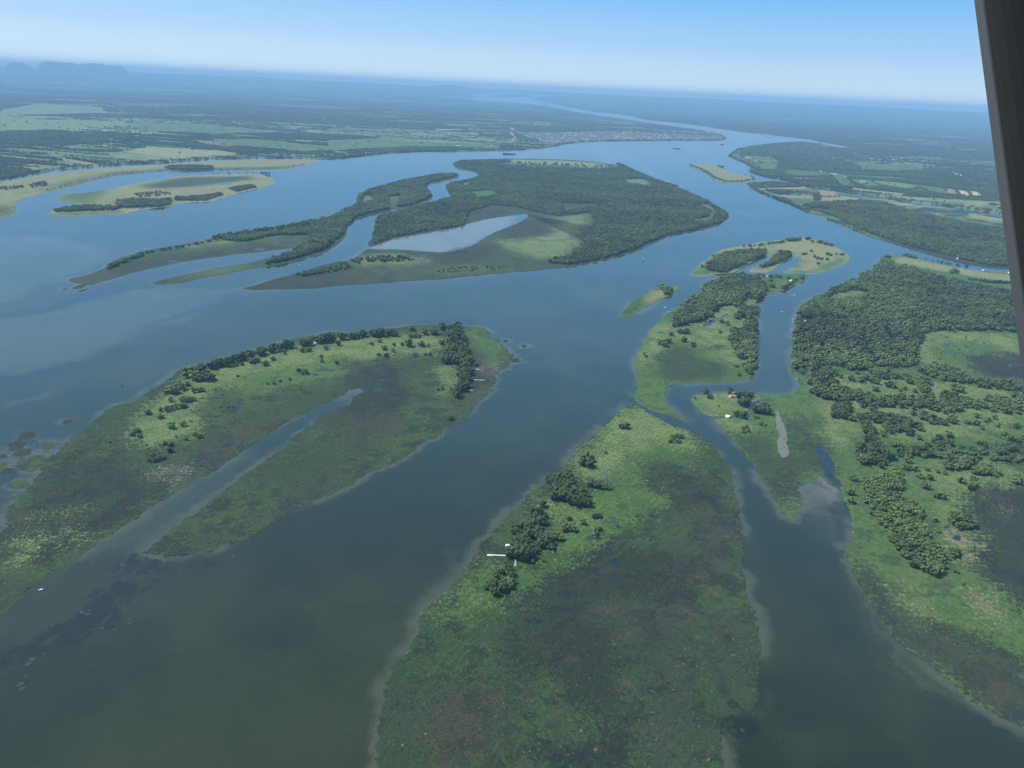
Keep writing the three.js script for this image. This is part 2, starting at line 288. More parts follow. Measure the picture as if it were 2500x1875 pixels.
const isleC = land('island', 'long wooded island in the right middle between two channels',
  [...C('f', 175, 375, 200, 355, 260, 338, 330, 318, 420, 305, 500, 310, 560, 323, 640, 318, 700, 312, 760, 308, 822, 312, 812, 347, 760, 377, 690, 407, 640, 432, 590, 445, 545, 455, 508, 490, 512, 515, 545, 514, 524, 540, 520, 600, 512, 700, 512, 800, 517, 880, 502, 935, 470, 960, 400, 990, 300, 998, 200, 1000, 100, 1003, 0, 1008), ...C('e', 2060, 1010, 2010, 1035, 1998, 1075, 2020, 1130, 2080, 1200, 2130, 1245, 2060, 1215, 1960, 1185, 1880, 1152, 1830, 1105, 1838, 1030, 1833, 970, 1820, 900, 1832, 830, 1862, 760, 1902, 690, 1962, 620, 2030, 560, 2120, 515), ...C('f', 0, 540, 50, 508, 100, 468, 162, 420)],
  { res: 1536, step: 4, amp: 6, rag: 1.6, def: 'bright', zones: [
    ['meadow', C('f', 60, 560, 300, 510, 460, 430, 640, 330, 690, 380, 560, 450, 500, 520, 480, 700, 400, 800, 440, 900, 300, 850, 160, 740, 0, 700)],
    ['marsh', C('f', 0, 760, 60, 770, 120, 830, 220, 860, 340, 900, 300, 980, 0, 1000)], ['marsh', C('f', 190, 790, 260, 755, 340, 770, 330, 795, 240, 800)], ['bright', C('f', 100, 720, 170, 640, 180, 740, 140, 770)],
    ['meadow', C('e', 1960, 640, 2212, 620, 2212, 740, 2060, 750, 1930, 860, 1860, 920, 1850, 830)], ['marsh', C('e', 1960, 820, 2080, 760, 2212, 790, 2212, 990, 2060, 1000, 1960, 960)], ['bright', C('e', 1840, 940, 1980, 960, 2000, 1040, 2000, 1150, 1880, 1140)],
    ['wood', C('f', 200, 380, 330, 330, 420, 315, 520, 335, 560, 380, 565, 430, 480, 470, 330, 500, 180, 590, 0, 630, 60, 520, 165, 415)], ['bright', C('f', 580, 340, 680, 340, 660, 420, 600, 440, 570, 420)],
  ] });
const isleD = land('island', 'meadow island with two narrow ponds and a curved shore',
  C('f', 105, 322, 130, 275, 200, 215, 300, 155, 430, 130, 560, 105, 700, 90, 800, 82, 900, 95, 1000, 130, 1060, 165, 1097, 195, 1087, 230, 1020, 265, 930, 295, 850, 312, 815, 308, 860, 293, 760, 299, 690, 300, 722, 280, 770, 250, 800, 215, 790, 198, 740, 205, 690, 225, 640, 265, 590, 290, 560, 302, 490, 299, 470, 292, 520, 257, 580, 220, 590, 192, 550, 195, 480, 235, 420, 265, 370, 295, 340, 303, 250, 310, 160, 325),
  { res: 1024, step: 7, amp: 4, def: 'hay', zones: [['wood', C('f', 180, 290, 200, 240, 300, 175, 420, 155, 570, 150, 580, 185, 480, 225, 380, 280, 300, 302)], ['wood', C('f', 490, 285, 600, 230, 660, 165, 735, 170, 730, 205, 620, 255)], ['bright', C('f', 105, 322, 150, 260, 210, 280, 340, 300, 160, 325)], ['bright', C('f', 690, 295, 870, 290, 1040, 210, 1097, 195, 1050, 260, 850, 312)], ['marsh', C('f', 740, 250, 800, 215, 830, 215, 790, 260, 700, 285)]] });
const isleP = land('island', 'small slender grass island with one clump of trees', C('e', 1725, 580, 1770, 520, 1820, 475, 1900, 430, 1960, 398, 2050, 388, 2112, 391, 2090, 415, 2000, 465, 1900, 520, 1830, 562, 1770, 592, 1740, 592), { res: 512, step: 6, amp: 4, def: 'bright', zones: [['marsh', C('e', 1725, 580, 1770, 520, 1900, 430, 1960, 420, 1900, 480, 1800, 580)], ['hay', C('e', 1880, 460, 1960, 420, 2100, 390, 2000, 460, 1900, 510)]] });
const isleF = land('island', 'small grassy cottage islet beside the narrow winding channel', C('i', 105, 60, 130, 42, 200, 35, 330, 25, 400, 20, 480, 33, 525, 45, 520, 75, 480, 95, 460, 140, 440, 160, 380, 164, 300, 171, 230, 173, 180, 155, 140, 115, 110, 85), { res: 512, step: 4, amp: 3, def: 'meadow', zones: [['lawn', C('i', 318, 45, 345, 35, 365, 60, 325, 64)], ['bright', C('i', 110, 60, 250, 130, 300, 170, 180, 160)]] });
log('CDPF');
const isleE = land('island', 'large island at the right with dense forest above and open marsh below',
  [...C('f', 1310, 198, 1300, 225, 1290, 250, 1250, 285, 1150, 335, 1050, 385, 960, 420, 880, 460, 800, 500, 775, 560, 755, 620, 745, 700, 747, 770, 737, 830, 745, 930, 770, 990, 792, 1015), ...C('i', 762, 5, 722, 33, 640, 40, 540, 38, 540, 75, 505, 108, 480, 148, 458, 172, 385, 180, 300, 190, 255, 196, 270, 225, 320, 270, 400, 360, 460, 430, 510, 520, 570, 610, 640, 720, 680, 790, 715, 822, 745, 790, 785, 735, 797, 690, 785, 620, 830, 592, 890, 556, 935, 540, 1000, 545, 1050, 600, 1070, 690, 1105, 780, 1112, 880, 1095, 960, 1105, 1060), ...C('l', 1190, 240, 1280, 400, 1450, 580, 1600, 710, 1750, 840, 1900, 950, 2050, 1050, 2212, 1125, 2600, 1290), ...S(3000, 1700, 3100, 1200, 2950, 760, 2750, 690), ...C('f', 2300, 312, 2145, 300, 1950, 290, 1750, 260, 1620, 230, 1550, 212, 1450, 188, 1400, 196)],
  { res: 2048, step: 3.5, amp: 7, rag: 2.4, def: 'bright', zones: [
    ['wood', C('f', 1330, 200, 1400, 250, 1700, 330, 2212, 420, 2600, 600, 2400, 700, 1800, 660, 1660, 665, 1550, 680, 1500, 800, 1550, 900, 1250, 910, 1000, 900, 860, 950, 745, 930, 745, 700, 800, 500, 960, 420, 1150, 335, 1290, 250)],
    ['hay', C('f', 1385, 205, 1480, 205, 1750, 265, 2145, 320, 2300, 340, 2145, 365, 1900, 330, 1650, 280, 1420, 245)], ['meadow', C('f', 960, 462, 1000, 440, 1130, 410, 1210, 425, 1180, 455, 1050, 465)],
    ['meadow', C('f', 1560, 680, 1900, 680, 2212, 720, 2212, 830, 1900, 820, 1700, 880, 1540, 880, 1520, 780)], ['bright', C('f', 1640, 760, 1900, 740, 2100, 780, 1900, 880, 1650, 860)],
    ['dark', C('f', 1850, 850, 2050, 800, 2212, 820, 2600, 900, 2600, 1000, 2212, 1000, 1950, 950)], ['litter', C('f', 2060, 825, 2120, 825, 2150, 850, 2100, 855)],
    ['meadow', C('i', 850, -20, 1000, -80, 1400, -60, 2212, 0, 2212, 200, 1900, 300, 1500, 320, 1250, 280, 1150, 260, 1160, 350, 1060, 400, 960, 300, 950, 150)],
    ['bright', C('i', 540, 40, 760, 20, 850, 0, 900, 120, 960, 350, 1000, 560, 940, 540, 730, 540, 660, 100)], ['marsh', C('i', 720, 180, 940, 180, 950, 380, 930, 520, 800, 560, 730, 480, 700, 300)], ['dark', C('i', 870, 350, 920, 300, 980, 420, 1030, 560, 980, 550)],
    ['marsh', C('i', 380, 340, 620, 250, 640, 400, 790, 600, 790, 730, 715, 820, 560, 600, 460, 430)], ['weed', C('i', 560, 590, 700, 560, 800, 640, 790, 740, 715, 822, 640, 720)], ['weed', C('i', 690, 430, 730, 460, 800, 590, 780, 640, 720, 520)],
    ['meadow', C('i', 260, 200, 380, 190, 500, 200, 520, 260, 420, 280, 340, 280)], ['lawn', C('i', 275, 197, 320, 190, 400, 172, 395, 186, 330, 198)],
    ['bright', C('i', 1070, 560, 1180, 560, 1200, 740, 1300, 860, 1500, 1130, 1800, 1249, 1300, 1249, 1180, 950, 1110, 780)], ['lawn', C('i', 1115, 740, 1160, 742, 1150, 762, 1120, 760)],
    ['meadow', C('i', 1480, 560, 2000, 420, 2212, 540, 2000, 640, 1800, 700, 1850, 780, 1930, 900, 1700, 900, 1600, 800, 1480, 680)], ['bright', C('i', 1500, 600, 1650, 600, 1680, 760, 1900, 900, 1700, 1060, 1560, 860)],
    ['tan', C('i', 2060, 365, 2180, 370, 2212, 420, 2120, 400)], ['dark', C('i', 2050, 350, 2300, 340, 2300, 500, 2100, 490)],
    ['dark', C('i', 1820, 690, 2212, 600, 2600, 620, 2600, 1400, 2212, 1400, 1960, 1200, 1880, 1060, 1940, 960, 1920, 800)],
    ['tan', C('i', 1700, 880, 1760, 870, 1930, 960, 1920, 1040, 1840, 1080, 1900, 1160, 1970, 1180, 1960, 1260, 1800, 1160, 1760, 1000)], ['tan', C('i', 2065, 735, 2140, 740, 2120, 760, 2070, 755)], ['tan', C('i', 2070, 780, 2120, 785, 2110, 805, 2075, 800)],
    ['bright', C('l', 1480, 100, 1800, 40, 2000, 200, 2212, 400, 2300, 700, 1900, 540, 1700, 460, 1520, 300)], ['tan', C('l', 1490, 210, 1560, 250, 1620, 380, 1800, 480, 1700, 470, 1560, 360, 1500, 280)], ['tan', C('l', 1890, 240, 2000, 240, 2060, 400, 2180, 480, 2100, 480, 1920, 340)],
    ['dark', C('l', 1530, 340, 1640, 420, 1800, 490, 2000, 580, 2212, 660, 2300, 760, 2212, 760, 2000, 640, 1800, 560, 1600, 460)],
    ['weed', C('l', 1090, -100, 1180, 0, 1260, 160, 1450, 330, 1550, 460, 1800, 570, 2000, 660, 2300, 800, 2700, 1000, 2700, 1400, 2212, 1130, 1900, 960, 1450, 590, 1190, 250)], ['brown', C('l', 1700, 640, 1900, 640, 2212, 800, 2300, 1000, 2000, 920, 1800, 800)],
  ] });
log('E');
const isleH = land('island', 'very large forested island in the centre enclosing a long pale pond',
  [...C('b', 800, 660, 800, 642, 850, 628, 950, 622, 1150, 618, 1400, 620, 1600, 630, 1750, 645, 1850, 660, 1950, 705, 2050, 750), ...C('c', 0, 795, 100, 835, 200, 880, 280, 930, 335, 970, 330, 1000, 280, 1030, 150, 1065, 0, 1097), ...C('b', 2050, 1147, 1950, 1200, 1850, 1249), ...C('e', 2000, 87, 1850, 142, 1700, 197, 1550, 237, 1400, 264, 1200, 287, 1000, 302, 800, 322, 600, 342, 400, 352, 200, 368, 0, 380), ...C('d', 2000, 660, 1800, 668, 1650, 670, 1545, 665, 1600, 645, 1700, 615, 1800, 588, 1950, 545, 2100, 500), ...C('e', 20, 215, 80, 175, 140, 152), ...C('b', 300, 1195, 450, 1195, 600, 1205, 740, 1212, 850, 1195, 950, 1150, 1050, 1090, 1150, 1050, 1240, 1010, 1260, 970, 1150, 980, 1000, 1005, 900, 1030, 800, 1060, 600, 1095, 400, 1130, 300, 1172, 268, 1180, 285, 1110, 300, 1050, 310, 990, 400, 955, 500, 935, 600, 905, 720, 880, 782, 860, 770, 838, 750, 800, 760, 780, 850, 765, 930, 740, 962, 712, 930, 697, 850, 690)],
  { res: 2048, step: 14, amp: 9, def: 'wood', q: 1.6, zones: [
    ['bright', C('b', 1150, 622, 1400, 625, 1700, 640, 1860, 665, 1800, 690, 1700, 700, 1500, 670, 1300, 670, 1150, 650)], ['hay', C('b', 1180, 625, 1500, 632, 1740, 650, 1840, 670, 1700, 672, 1400, 655, 1180, 645)], ['meadow', C('b', 1890, 750, 2000, 745, 2060, 770, 2040, 795, 1900, 775)], ['hay', C('b', 840, 775, 880, 765, 910, 780, 880, 795)], ['bright', C('b', 900, 830, 1050, 815, 1090, 850, 950, 870)], ['bright', C('b', 920, 680, 970, 690, 970, 720, 930, 700)],
    ['meadow', C('c', 130, 910, 210, 905, 260, 950, 230, 1010, 60, 1035, 100, 1010, 200, 990, 220, 950)],
    ['marsh', [...C('b', 400, 1130, 600, 1080, 850, 1050, 900, 960, 1050, 915, 1200, 930, 1400, 980, 1480, 990, 1480, 1100, 1249, 1100), ...C('e', 900, 200, 700, 260, 0, 260, 0, 380, 600, 342, 1200, 287, 1420, 262, 1340, 150, 1100, 60, 640, 180, 160, 160)]],
    ['lily', C('e', 950, 110, 1080, 70, 1200, 40, 1420, 40, 1500, 110, 1400, 200, 1250, 220, 1080, 170)], ['lily', C('b', 1480, 990, 1680, 960, 1640, 1100, 1500, 1150, 1450, 1080)], ['meadow', C('e', 0, 235, 100, 190, 300, 180, 560, 220, 500, 250, 100, 260)], ['bright', C('e', 560, 280, 720, 250, 1000, 270, 1000, 300, 560, 320)],
    ['dark', C('b', 1280, 1000, 1460, 1000, 1440, 1100, 1300, 1120, 1150, 1130, 1060, 1090)], ['dark', C('b', 900, 960, 1050, 920, 1180, 950, 1150, 975, 950, 1010)], ['bright', C('b', 1260, 1000, 1420, 985, 1680, 930, 1690, 938, 1430, 995)], ['marsh', C('b', 1480, 900, 1700, 905, 1740, 920, 1500, 960)], ['weed', C('e', 0, 345, 400, 335, 900, 300, 900, 312, 400, 355, 0, 385)],
  ] });
const isleJ = land('island', 'long narrow wooded island left of the large central island',
  [...C('d', 430, 605, 480, 625, 570, 640, 640, 620, 720, 600, 830, 565, 900, 545, 1050, 515, 1200, 485, 1350, 465, 1500, 445, 1700, 425, 1870, 405, 1850, 425, 1700, 470, 1500, 515, 1300, 545, 1150, 580, 1000, 615, 968, 625, 1010, 637, 1080, 634, 1250, 607, 1400, 577, 1550, 547, 1700, 522, 1850, 492, 2000, 452, 2100, 412, 2170, 362, 2200, 292), ...C('b', 60, 1140, 110, 1090, 122, 1050, 180, 1000, 280, 972, 380, 947, 480, 937, 560, 917, 640, 887, 667, 860, 650, 825, 630, 790, 640, 775, 700, 767, 780, 752, 832, 730, 800, 712, 700, 716, 600, 733, 480, 753, 380, 778, 270, 808, 200, 838, 183, 880, 188, 900, 110, 930, 60, 960, 0, 985), ...C('d', 1950, 235, 1750, 270, 1600, 295, 1400, 325, 1250, 365, 1100, 390, 950, 415, 830, 447, 720, 488, 670, 528, 560, 575)],
  { res: 1536, step: 12, amp: 7, q: 1.4, zones: [['wood', C('b', 0, 1000, 300, 820, 700, 715, 832, 730, 640, 780, 667, 860, 480, 937, 120, 1040, 0, 1195, -200, 1249)], ['meadow', C('b', 210, 860, 260, 840, 300, 880, 260, 905, 215, 900)], ['bright', C('b', 380, 860, 470, 850, 440, 940, 390, 935)], ['bright', C('d', 1200, 570, 1600, 500, 1560, 545, 1250, 605)], ['brown', C('d', 430, 605, 650, 530, 720, 590, 570, 640)], ['dark', C('d', 700, 590, 830, 500, 1300, 430, 1800, 390, 1870, 405, 1350, 465, 900, 545)], ['weed', C('d', 960, 630, 1150, 580, 1200, 580, 1180, 620, 1010, 640)], ['meadow', C('d', 1150, 400, 1500, 335, 1900, 270, 1900, 300, 1500, 370, 1150, 415)]] });
const isleO = land('island', 'low grassy island at the upper left with a row of trees and a small beach',
  [...C('d', 318, 192, 400, 203, 500, 203, 650, 195, 800, 185, 850, 170, 950, 155, 1080, 140, 1100, 130, 1250, 112, 1320, 110, 1400, 85, 1500, 60, 1620, 30, 1735, 0), ...C('a', 1742, 1160, 1720, 1130, 1680, 1115, 1650, 1105, 1500, 1105, 1300, 1110, 1150, 1120, 1000, 1140, 880, 1160, 750, 1190, 600, 1215, 500, 1230), ...C('d', 470, 50, 380, 80, 362, 95, 420, 110, 500, 120, 525, 130, 450, 140, 370, 152, 325, 178)],
  { res: 1024, step: 14, amp: 7, q: 1.6, def: 'hay', zones: [['marsh', C('a', 900, 1180, 1150, 1130, 1600, 1120, 1620, 1140, 1400, 1170, 1200, 1190, 950, 1200)], ['bright', C('d', 320, 195, 400, 180, 850, 165, 800, 185, 500, 203)], ['bright', C('d', 365, 95, 470, 50, 700, 20, 600, 130, 525, 130)], ['tan', C('d', 760, 60, 1000, 30, 1500, 20, 1400, 60, 1100, 60)], ['sand', C('d', 800, 170, 940, 152, 1080, 138, 1110, 138, 950, 160, 860, 180)], ['sand', C('d', 1330, 105, 1450, 72, 1460, 80, 1340, 112)], ['marsh', C('d', 740, 100, 1100, 90, 1080, 140, 850, 165)]] });
const isleK = land('island', 'flat yellow green marsh strip along the left mainland shore',
  [...C('d', -600, 330, 0, 212, 60, 205, 100, 190, 95, 150, 100, 110, 200, 75, 330, 45, 480, 10), ...C('a', 600, 1150, 750, 1115, 900, 1100, 1050, 1090, 1300, 1082, 1600, 1082, 1800, 1075, 1950, 1045, 2030, 1020, 1900, 1013, 1600, 1015, 1300, 1024, 1000, 1048, 850, 1056, 600, 1074, 480, 1086, 250, 1114, 100, 1140, 0, 1160, -700, 1260)],
  { res: 1536, step: 20, amp: 9, q: 2, def: 'hay', zones: [['marsh', C('d', -600, 330, 0, 212, 100, 190, 95, 150, 0, 130, -600, 220)], ['marsh', C('a', 200, 1249, 480, 1180, 750, 1115, 1050, 1090, 1800, 1075, 1950, 1045, 1800, 1060, 1050, 1075, 700, 1100, 400, 1170)], ['tan', C('a', 1750, 1020, 2000, 1018, 1930, 1035, 1800, 1040)]] });
const isleQ = land('island', 'small meadow island near the right bank of the wide river', C('c', 85, 660, 130, 652, 230, 653, 290, 675, 340, 700, 420, 720, 490, 735, 502, 755, 450, 768, 350, 772, 290, 765, 230, 740, 200, 710, 140, 685), { res: 512, step: 12, amp: 6, q: 1.6, def: 'hay', zones: [['marsh', C('c', 85, 660, 200, 700, 300, 760, 480, 760, 350, 772, 230, 740)]] });
log('HJOKQ');
// weedy islets in the shallows
[['g', 425, 337, 30, 13, 'dark', 'dark weed islet nearest the shore of the left marsh island'], ['g', 295, 492, 38, 24, 'marsh', 'small green weed islet at the mouth of the thin side channel'], ['g', 205, 602, 95, 42, 'marsh', 'largest green weed islet beside the left marsh island'], ['g', 120, 735, 68, 30, 'marsh', 'flat green weed islet below the largest one at the left edge'], ['g', 112, 492, 60, 26, 'dark', 'broad dark weed islet among the cluster at the left edge'], ['g', 172, 425, 48, 24, 'dark', 'dark weed islet at the top of the left edge cluster'], ['g', 150, 530, 54, 20, 'dark', 'long dark weed islet at the foot of the left edge cluster'], ['g', 20, 555, 34, 12, 'dark', 'thin dark weed islet touching the left edge of the view'], ['g', 45, 650, 38, 18, 'dark', 'dark weed islet beside a green one at the left edge'], ['g', 8, 620, 38, 20, 'marsh', 'green weed islet cut by the left edge of the view'],
 ['e', 1000, 735, 15, 9, 'dark', 'dark weed islet off the tip of the horseshoe island'], ['e', 1115, 768, 14, 10, 'dark', 'round dark weed islet alone in the open water'], ['e', 1060, 857, 22, 14, 'dark', 'larger dark weed islet near the island tip'], ['e', 1036, 828, 13, 8, 'dark', 'tiny dark weed islet touching the larger one'], ['d', 505, 652, 45, 9, 'dark', 'flat dark weed islet below the narrow wooded island tip'], ['d', 410, 665, 18, 4, 'dark', 'tiny dark weed islet left of the narrow island tip'], ['d', 525, 674, 32, 6, 'dark', 'second dark weed islet below the narrow island tip']].forEach(([c, x, y, a, b, k, label]) => {
  const P = []; for (let t = 0; t < 14; t++) { const r = rr(0.75, 1.15), th = t / 14 * 2 * Math.PI; P.push(C(c, x + a * r * Math.cos(th) + b * 0.5 * Math.sin(th), y + b * r * Math.sin(th) - a * 0.25 * Math.cos(th))[0]); }
  const L = land('weed_islet', label, P, { def: k, res: 96, step: 3, amp: 3, y: 0.2, drop: 0.5, bank: 2 });
});

// ---------------------------------------------------------------- mainland and the far plain
const FAR = 60000;
const arc = (a0, a1, n) => { const o = []; for (let k = 0; k <= n; k++) { const a = (a0 + (a1 - a0) * k / n) * Math.PI / 180; o.push([FAR * Math.sin(a), -FAR * Math.cos(a)]); } return o; };
const southShore = [...C('a', -900, 1290, 0, 1136, 100, 1118, 250, 1090, 480, 1066, 600, 1056, 850, 1040, 1000, 1034, 1300, 1012, 1600, 1004, 1900, 1004, 2060, 1010, 2212, 1000), ...C('b', 100, 610, 200, 600, 400, 580, 600, 570, 800, 570, 1000, 565, 1200, 562, 1400, 545, 1500, 525, 1600, 512, 1800, 505, 2000, 502, 2212, 500), ...C('c', 100, 500, 250, 500, 300, 497, 320, 490, 300, 475, 270, 462)];
const upSouth = [...C('c', 200, 447, 100, 432, 0, 418), ...C('b', 2000, 388, 1900, 372, 1750, 352, 1600, 328, 1450, 298, 1300, 275, 1150, 264, 1000, 254, 900, 243, 760, 228)];
const upNorth = [...C('b', 900, 218, 1000, 208, 1150, 200, 1300, 210, 1320, 246, 1400, 266, 1500, 288, 1600, 308, 1700, 323, 1800, 329, 1900, 344, 2050, 373), ...C('c', 0, 388, 150, 405, 280, 425, 450, 448, 600, 463, 750, 483, 860, 493, 930, 510, 1110, 540)];
const eastShore = C('c', 1110, 552, 1000, 546, 930, 528, 800, 514, 650, 522, 500, 541, 400, 561, 352, 602, 400, 625, 460, 650, 505, 680, 480, 700, 520, 716, 600, 736, 700, 752, 780, 772, 850, 796, 1000, 815, 1200, 845, 1400, 875, 1500, 893, 1700, 915, 1900, 945, 2100, 975, 2600, 1050);
const plainL = curve([...southShore, ...upSouth], 40, 14, false).concat(arc(-3, -60, 24), [[-40000, -3000]]);
const plainR = arc(70, -1, 26).concat(curve([...upNorth, ...eastShore], 40, 14, false), [[9000, -3200], [50000, -3000]]);
const bankN = curve([...C('c', 450, 775, 470, 800, 560, 835, 650, 870, 750, 910, 850, 960, 960, 1000, 1100, 1055, 1250, 1120, 1400, 1165, 1550, 1210), ...C('f', 1300, 90, 1500, 155, 1700, 215, 1850, 250, 2000, 267, 2145, 274, 2300, 285, 2700, 310), ...C('c', 2700, 1075, 2300, 1010, 2100, 985, 1900, 957, 1700, 927, 1500, 905, 1400, 887, 1200, 857, 1000, 828, 850, 806, 700, 765, 620, 762)], 20, 9);
const zoneMask = new Mask([-9000, -14000, 9000, -1500], 2048, 1536);
const zoneList = [
  ['meadow', C('a', 640, 975, 800, 960, 1100, 1010, 1060, 1022, 760, 1005)], ['hay', C('a', 800, 962, 960, 935, 1400, 958, 1540, 980, 1200, 1005, 1100, 1008)], ['bright', C('a', 850, 775, 1250, 788, 1700, 828, 1800, 848, 1400, 852, 900, 836)], ['bright', C('a', 1300, 880, 1700, 895, 2212, 940, 2212, 960, 1900, 962, 1500, 928)], ['meadow', C('a', 0, 755, 800, 770, 800, 800, 300, 830, 0, 840)], ['meadow', C('a', 230, 660, 640, 680, 690, 720, 0, 735, 0, 700)], ['tan', C('a', 360, 1005, 430, 1010, 600, 1040, 560, 1052, 400, 1022)], ['tan', C('a', 1430, 640, 1680, 652, 1680, 657, 1430, 648)], ['hay', C('a', 1055, 670, 1110, 662, 1122, 688, 1060, 690)], ['hay', C('a', 1870, 890, 2212, 905, 2212, 912, 1900, 900)],
  ['bright', C('b', 0, 425, 500, 430, 560, 440, 0, 440)], ['bright', C('b', 0, 500, 400, 485, 700, 500, 1060, 525, 1050, 540, 500, 545, 200, 560, 0, 560)], ['hay', C('b', 260, 492, 700, 503, 1000, 522, 700, 512)], ['tan', C('b', 680, 430, 850, 430, 840, 440, 700, 442)], ['pink', C('b', 660, 445, 960, 460, 950, 468, 700, 455)], ['bright', C('b', 740, 390, 960, 395, 940, 415, 760, 412)], ['bright', C('b', 320, 290, 500, 300, 545, 325, 440, 330, 300, 305)], ['pink', C('b', 1150, 405, 1200, 440, 1160, 440)], ['pink', C('b', 1160, 450, 1185, 450, 1195, 500, 1150, 530, 1180, 500)],
  ['town', C('b', 1200, 450, 1500, 450, 1800, 440, 2212, 430, 2212, 498, 1800, 502, 1550, 515, 1400, 520, 1300, 490)], ['town', C('c', 0, 430, 200, 450, 310, 480, 300, 497, 0, 500)], ['town', C('b', 1100, 545, 1150, 530, 1300, 545, 1200, 560)], ['tan', C('b', 1910, 400, 2130, 430, 2120, 436, 1930, 412)],
  ['wood', C('c', 400, 545, 640, 520, 900, 522, 1050, 590, 900, 600, 700, 590)], ['wood', C('c', 400, 560, 600, 530, 640, 575, 1000, 620, 1150, 650, 1100, 700, 700, 670, 600, 605, 420, 600)], ['bright', C('c', 430, 605, 600, 608, 640, 640, 500, 640)], ['hay', C('c', 500, 628, 620, 632, 640, 640, 510, 640)], ['bright', C('c', 520, 650, 640, 655, 640, 690, 540, 690)], ['bright', C('c', 700, 685, 900, 700, 1040, 720, 830, 735, 690, 715)], ['pink', C('c', 720, 737, 940, 745, 980, 755, 760, 748)], ['bright', C('c', 980, 715, 1080, 730, 1130, 800, 1050, 790)], ['haze_green', C('c', 1090, 750, 1220, 750, 1320, 795, 1200, 800)], ['lily', C('c', 1230, 755, 1400, 768, 1560, 790, 1480, 815, 1320, 790)], ['bright', C('c', 1500, 780, 1680, 800, 1740, 850, 1600, 830)], ['bright', C('c', 1150, 650, 1500, 655, 1600, 690, 1400, 700, 1180, 690)], ['hay', C('c', 1100, 800, 1450, 840, 1440, 855, 1150, 825)],
  ['tan', C('c', 1790, 815, 1870, 830, 1840, 862, 1785, 848)], ['sand', C('c', 1800, 820, 1860, 828, 1835, 855, 1790, 848)], ['sand', C('c', 1880, 825, 1930, 832, 1920, 858, 1860, 855)], ['tan', C('c', 1710, 805, 1780, 815, 1770, 850, 1720, 840)], ['hay', C('c', 1340, 890, 1520, 905, 1500, 915, 1370, 915)], ['hay', C('c', 1790, 905, 1950, 900, 2010, 915, 1850, 920)], ['hay', C('c', 1850, 965, 2110, 1005, 2100, 1020, 1880, 995)],
  ['hay', C('c', 1350, 515, 1860, 538, 1760, 546, 1400, 530)], ['tan', C('c', 1190, 455, 1440, 468, 1420, 482, 1200, 468)], ['sand', C('c', 1905, 500, 2040, 508, 2040, 523, 1910, 515)], ['hay', C('c', 1770, 553, 1960, 563, 1900, 569, 1780, 560)], ['hay', C('c', 1850, 710, 2070, 716, 2070, 723, 1850, 716)], ['bright', C('c', 310, 395, 480, 405, 740, 418, 640, 425, 400, 412)], ['tan', C('c', 930, 515, 1040, 540, 960, 545, 920, 530)], ['hay', C('b', 1800, 333, 2050, 350, 2040, 358, 1850, 346)],
  ['hay', C('c', 500, 808, 830, 795, 850, 808, 560, 818)], ['wood', C('c', 450, 775, 620, 765, 790, 785, 780, 798, 500, 806)], ['wood', C('c', 560, 815, 700, 815, 850, 830, 640, 848)], ['tan', C('c', 640, 848, 870, 852, 890, 880, 700, 868)], ['bright', C('c', 700, 868, 870, 872, 895, 892, 760, 905)], ['tan', C('c', 900, 812, 1000, 822, 1060, 860, 1190, 885, 930, 892)], ['hay', C('c', 1000, 845, 1180, 870, 1150, 885, 1020, 880)], ['bright', C('c', 830, 935, 900, 930, 1000, 950, 960, 965)], ['wood', C('c', 800, 910, 1180, 885, 1350, 905, 1500, 950, 1900, 1030, 2400, 1100, 2700, 1300, 1800, 1249, 1400, 1130, 1000, 975, 820, 940)], ['meadow', C('c', 1400, 925, 1600, 925, 1550, 935, 1440, 935)], ['bright', C('c', 1560, 975, 1750, 985, 2100, 1050, 1900, 1040, 1650, 1000)], ['bright', C('c', 1660, 930, 1800, 940, 1780, 955, 1680, 945)],
  ['bright', [...C('c', 960, 1000, 1100, 1040, 1250, 1105, 1500, 1180), ...C('f', 1300, 75, 1300, 95), ...C('c', 1400, 1170, 1100, 1058)]],
];
for (const [k, P] of zoneList) zoneMask.fill(P, KINDS.indexOf(k) + 1);
const FIELDS = ['bright', 'meadow', 'haze_green', 'bright', 'haze_green', 'hay', 'meadow', 'tan', 'bright', 'haze_green', 'lily'];
function plainKind(x, z) {                 // long farm lots and woods of the plain
  const wx = x + 60 * (nz(T1, x, z, 300) - 0.5), wz = z + 40 * (nz(T2, x, z, 260) - 0.5);
  const m = zoneMask.at(wx, wz); if (m) return KINDS[m - 1];
  const f = nz(T1, x, z * 1.5, 1900, 0.23) * 0.62 + nz(T2, x, z * 2.2, 520, 0.61) * 0.38, right = x > 500 ? 0.06 : 0;
  const th = 0.12 + 0.25 * Math.floor(nz(T2, x, z, 3500) * 4) / 4, u = wx * Math.cos(th) + wz * Math.sin(th), v = -wx * Math.sin(th) + wz * Math.cos(th);
  const row = Math.floor(v / 230), col = Math.floor(u / 1300 + hash2(row, 7) * 3), sub = Math.floor((v / 230 - row) * (2 + 3 * hash2(row, col)));
  const h = hash2(col * 31 + sub, row * 17 + 5), dist = Math.hypot(x, z);
  if (f + right + (h - 0.5) * 0.22 > 0.51 - 0.03 * ss(9000, 25000, dist)) return 'wood';
  if ((v / 230 - row) < 0.09 && hash2(col, row) > 0.35) return 'wood';
  return FIELDS[(hash2(row * 13 + sub, col * 7 + 3) * FIELDS.length) | 0];
}
function plain(name, label, line, y, clip, w, h, q, box, drop) {
  const map = colourMap(box, w, h, (x, z) => { cover(plainKind(x, z), x, z, q); });
  const mat = new THREE.MeshStandardMaterial({ map, roughness: 1 });
  return put(mesh('', sheet(line, y, drop, 4, box), mat), name, label, 'plain', null, 'structure');
}
const farBox = [-50000, -60000, 58000, -2500];
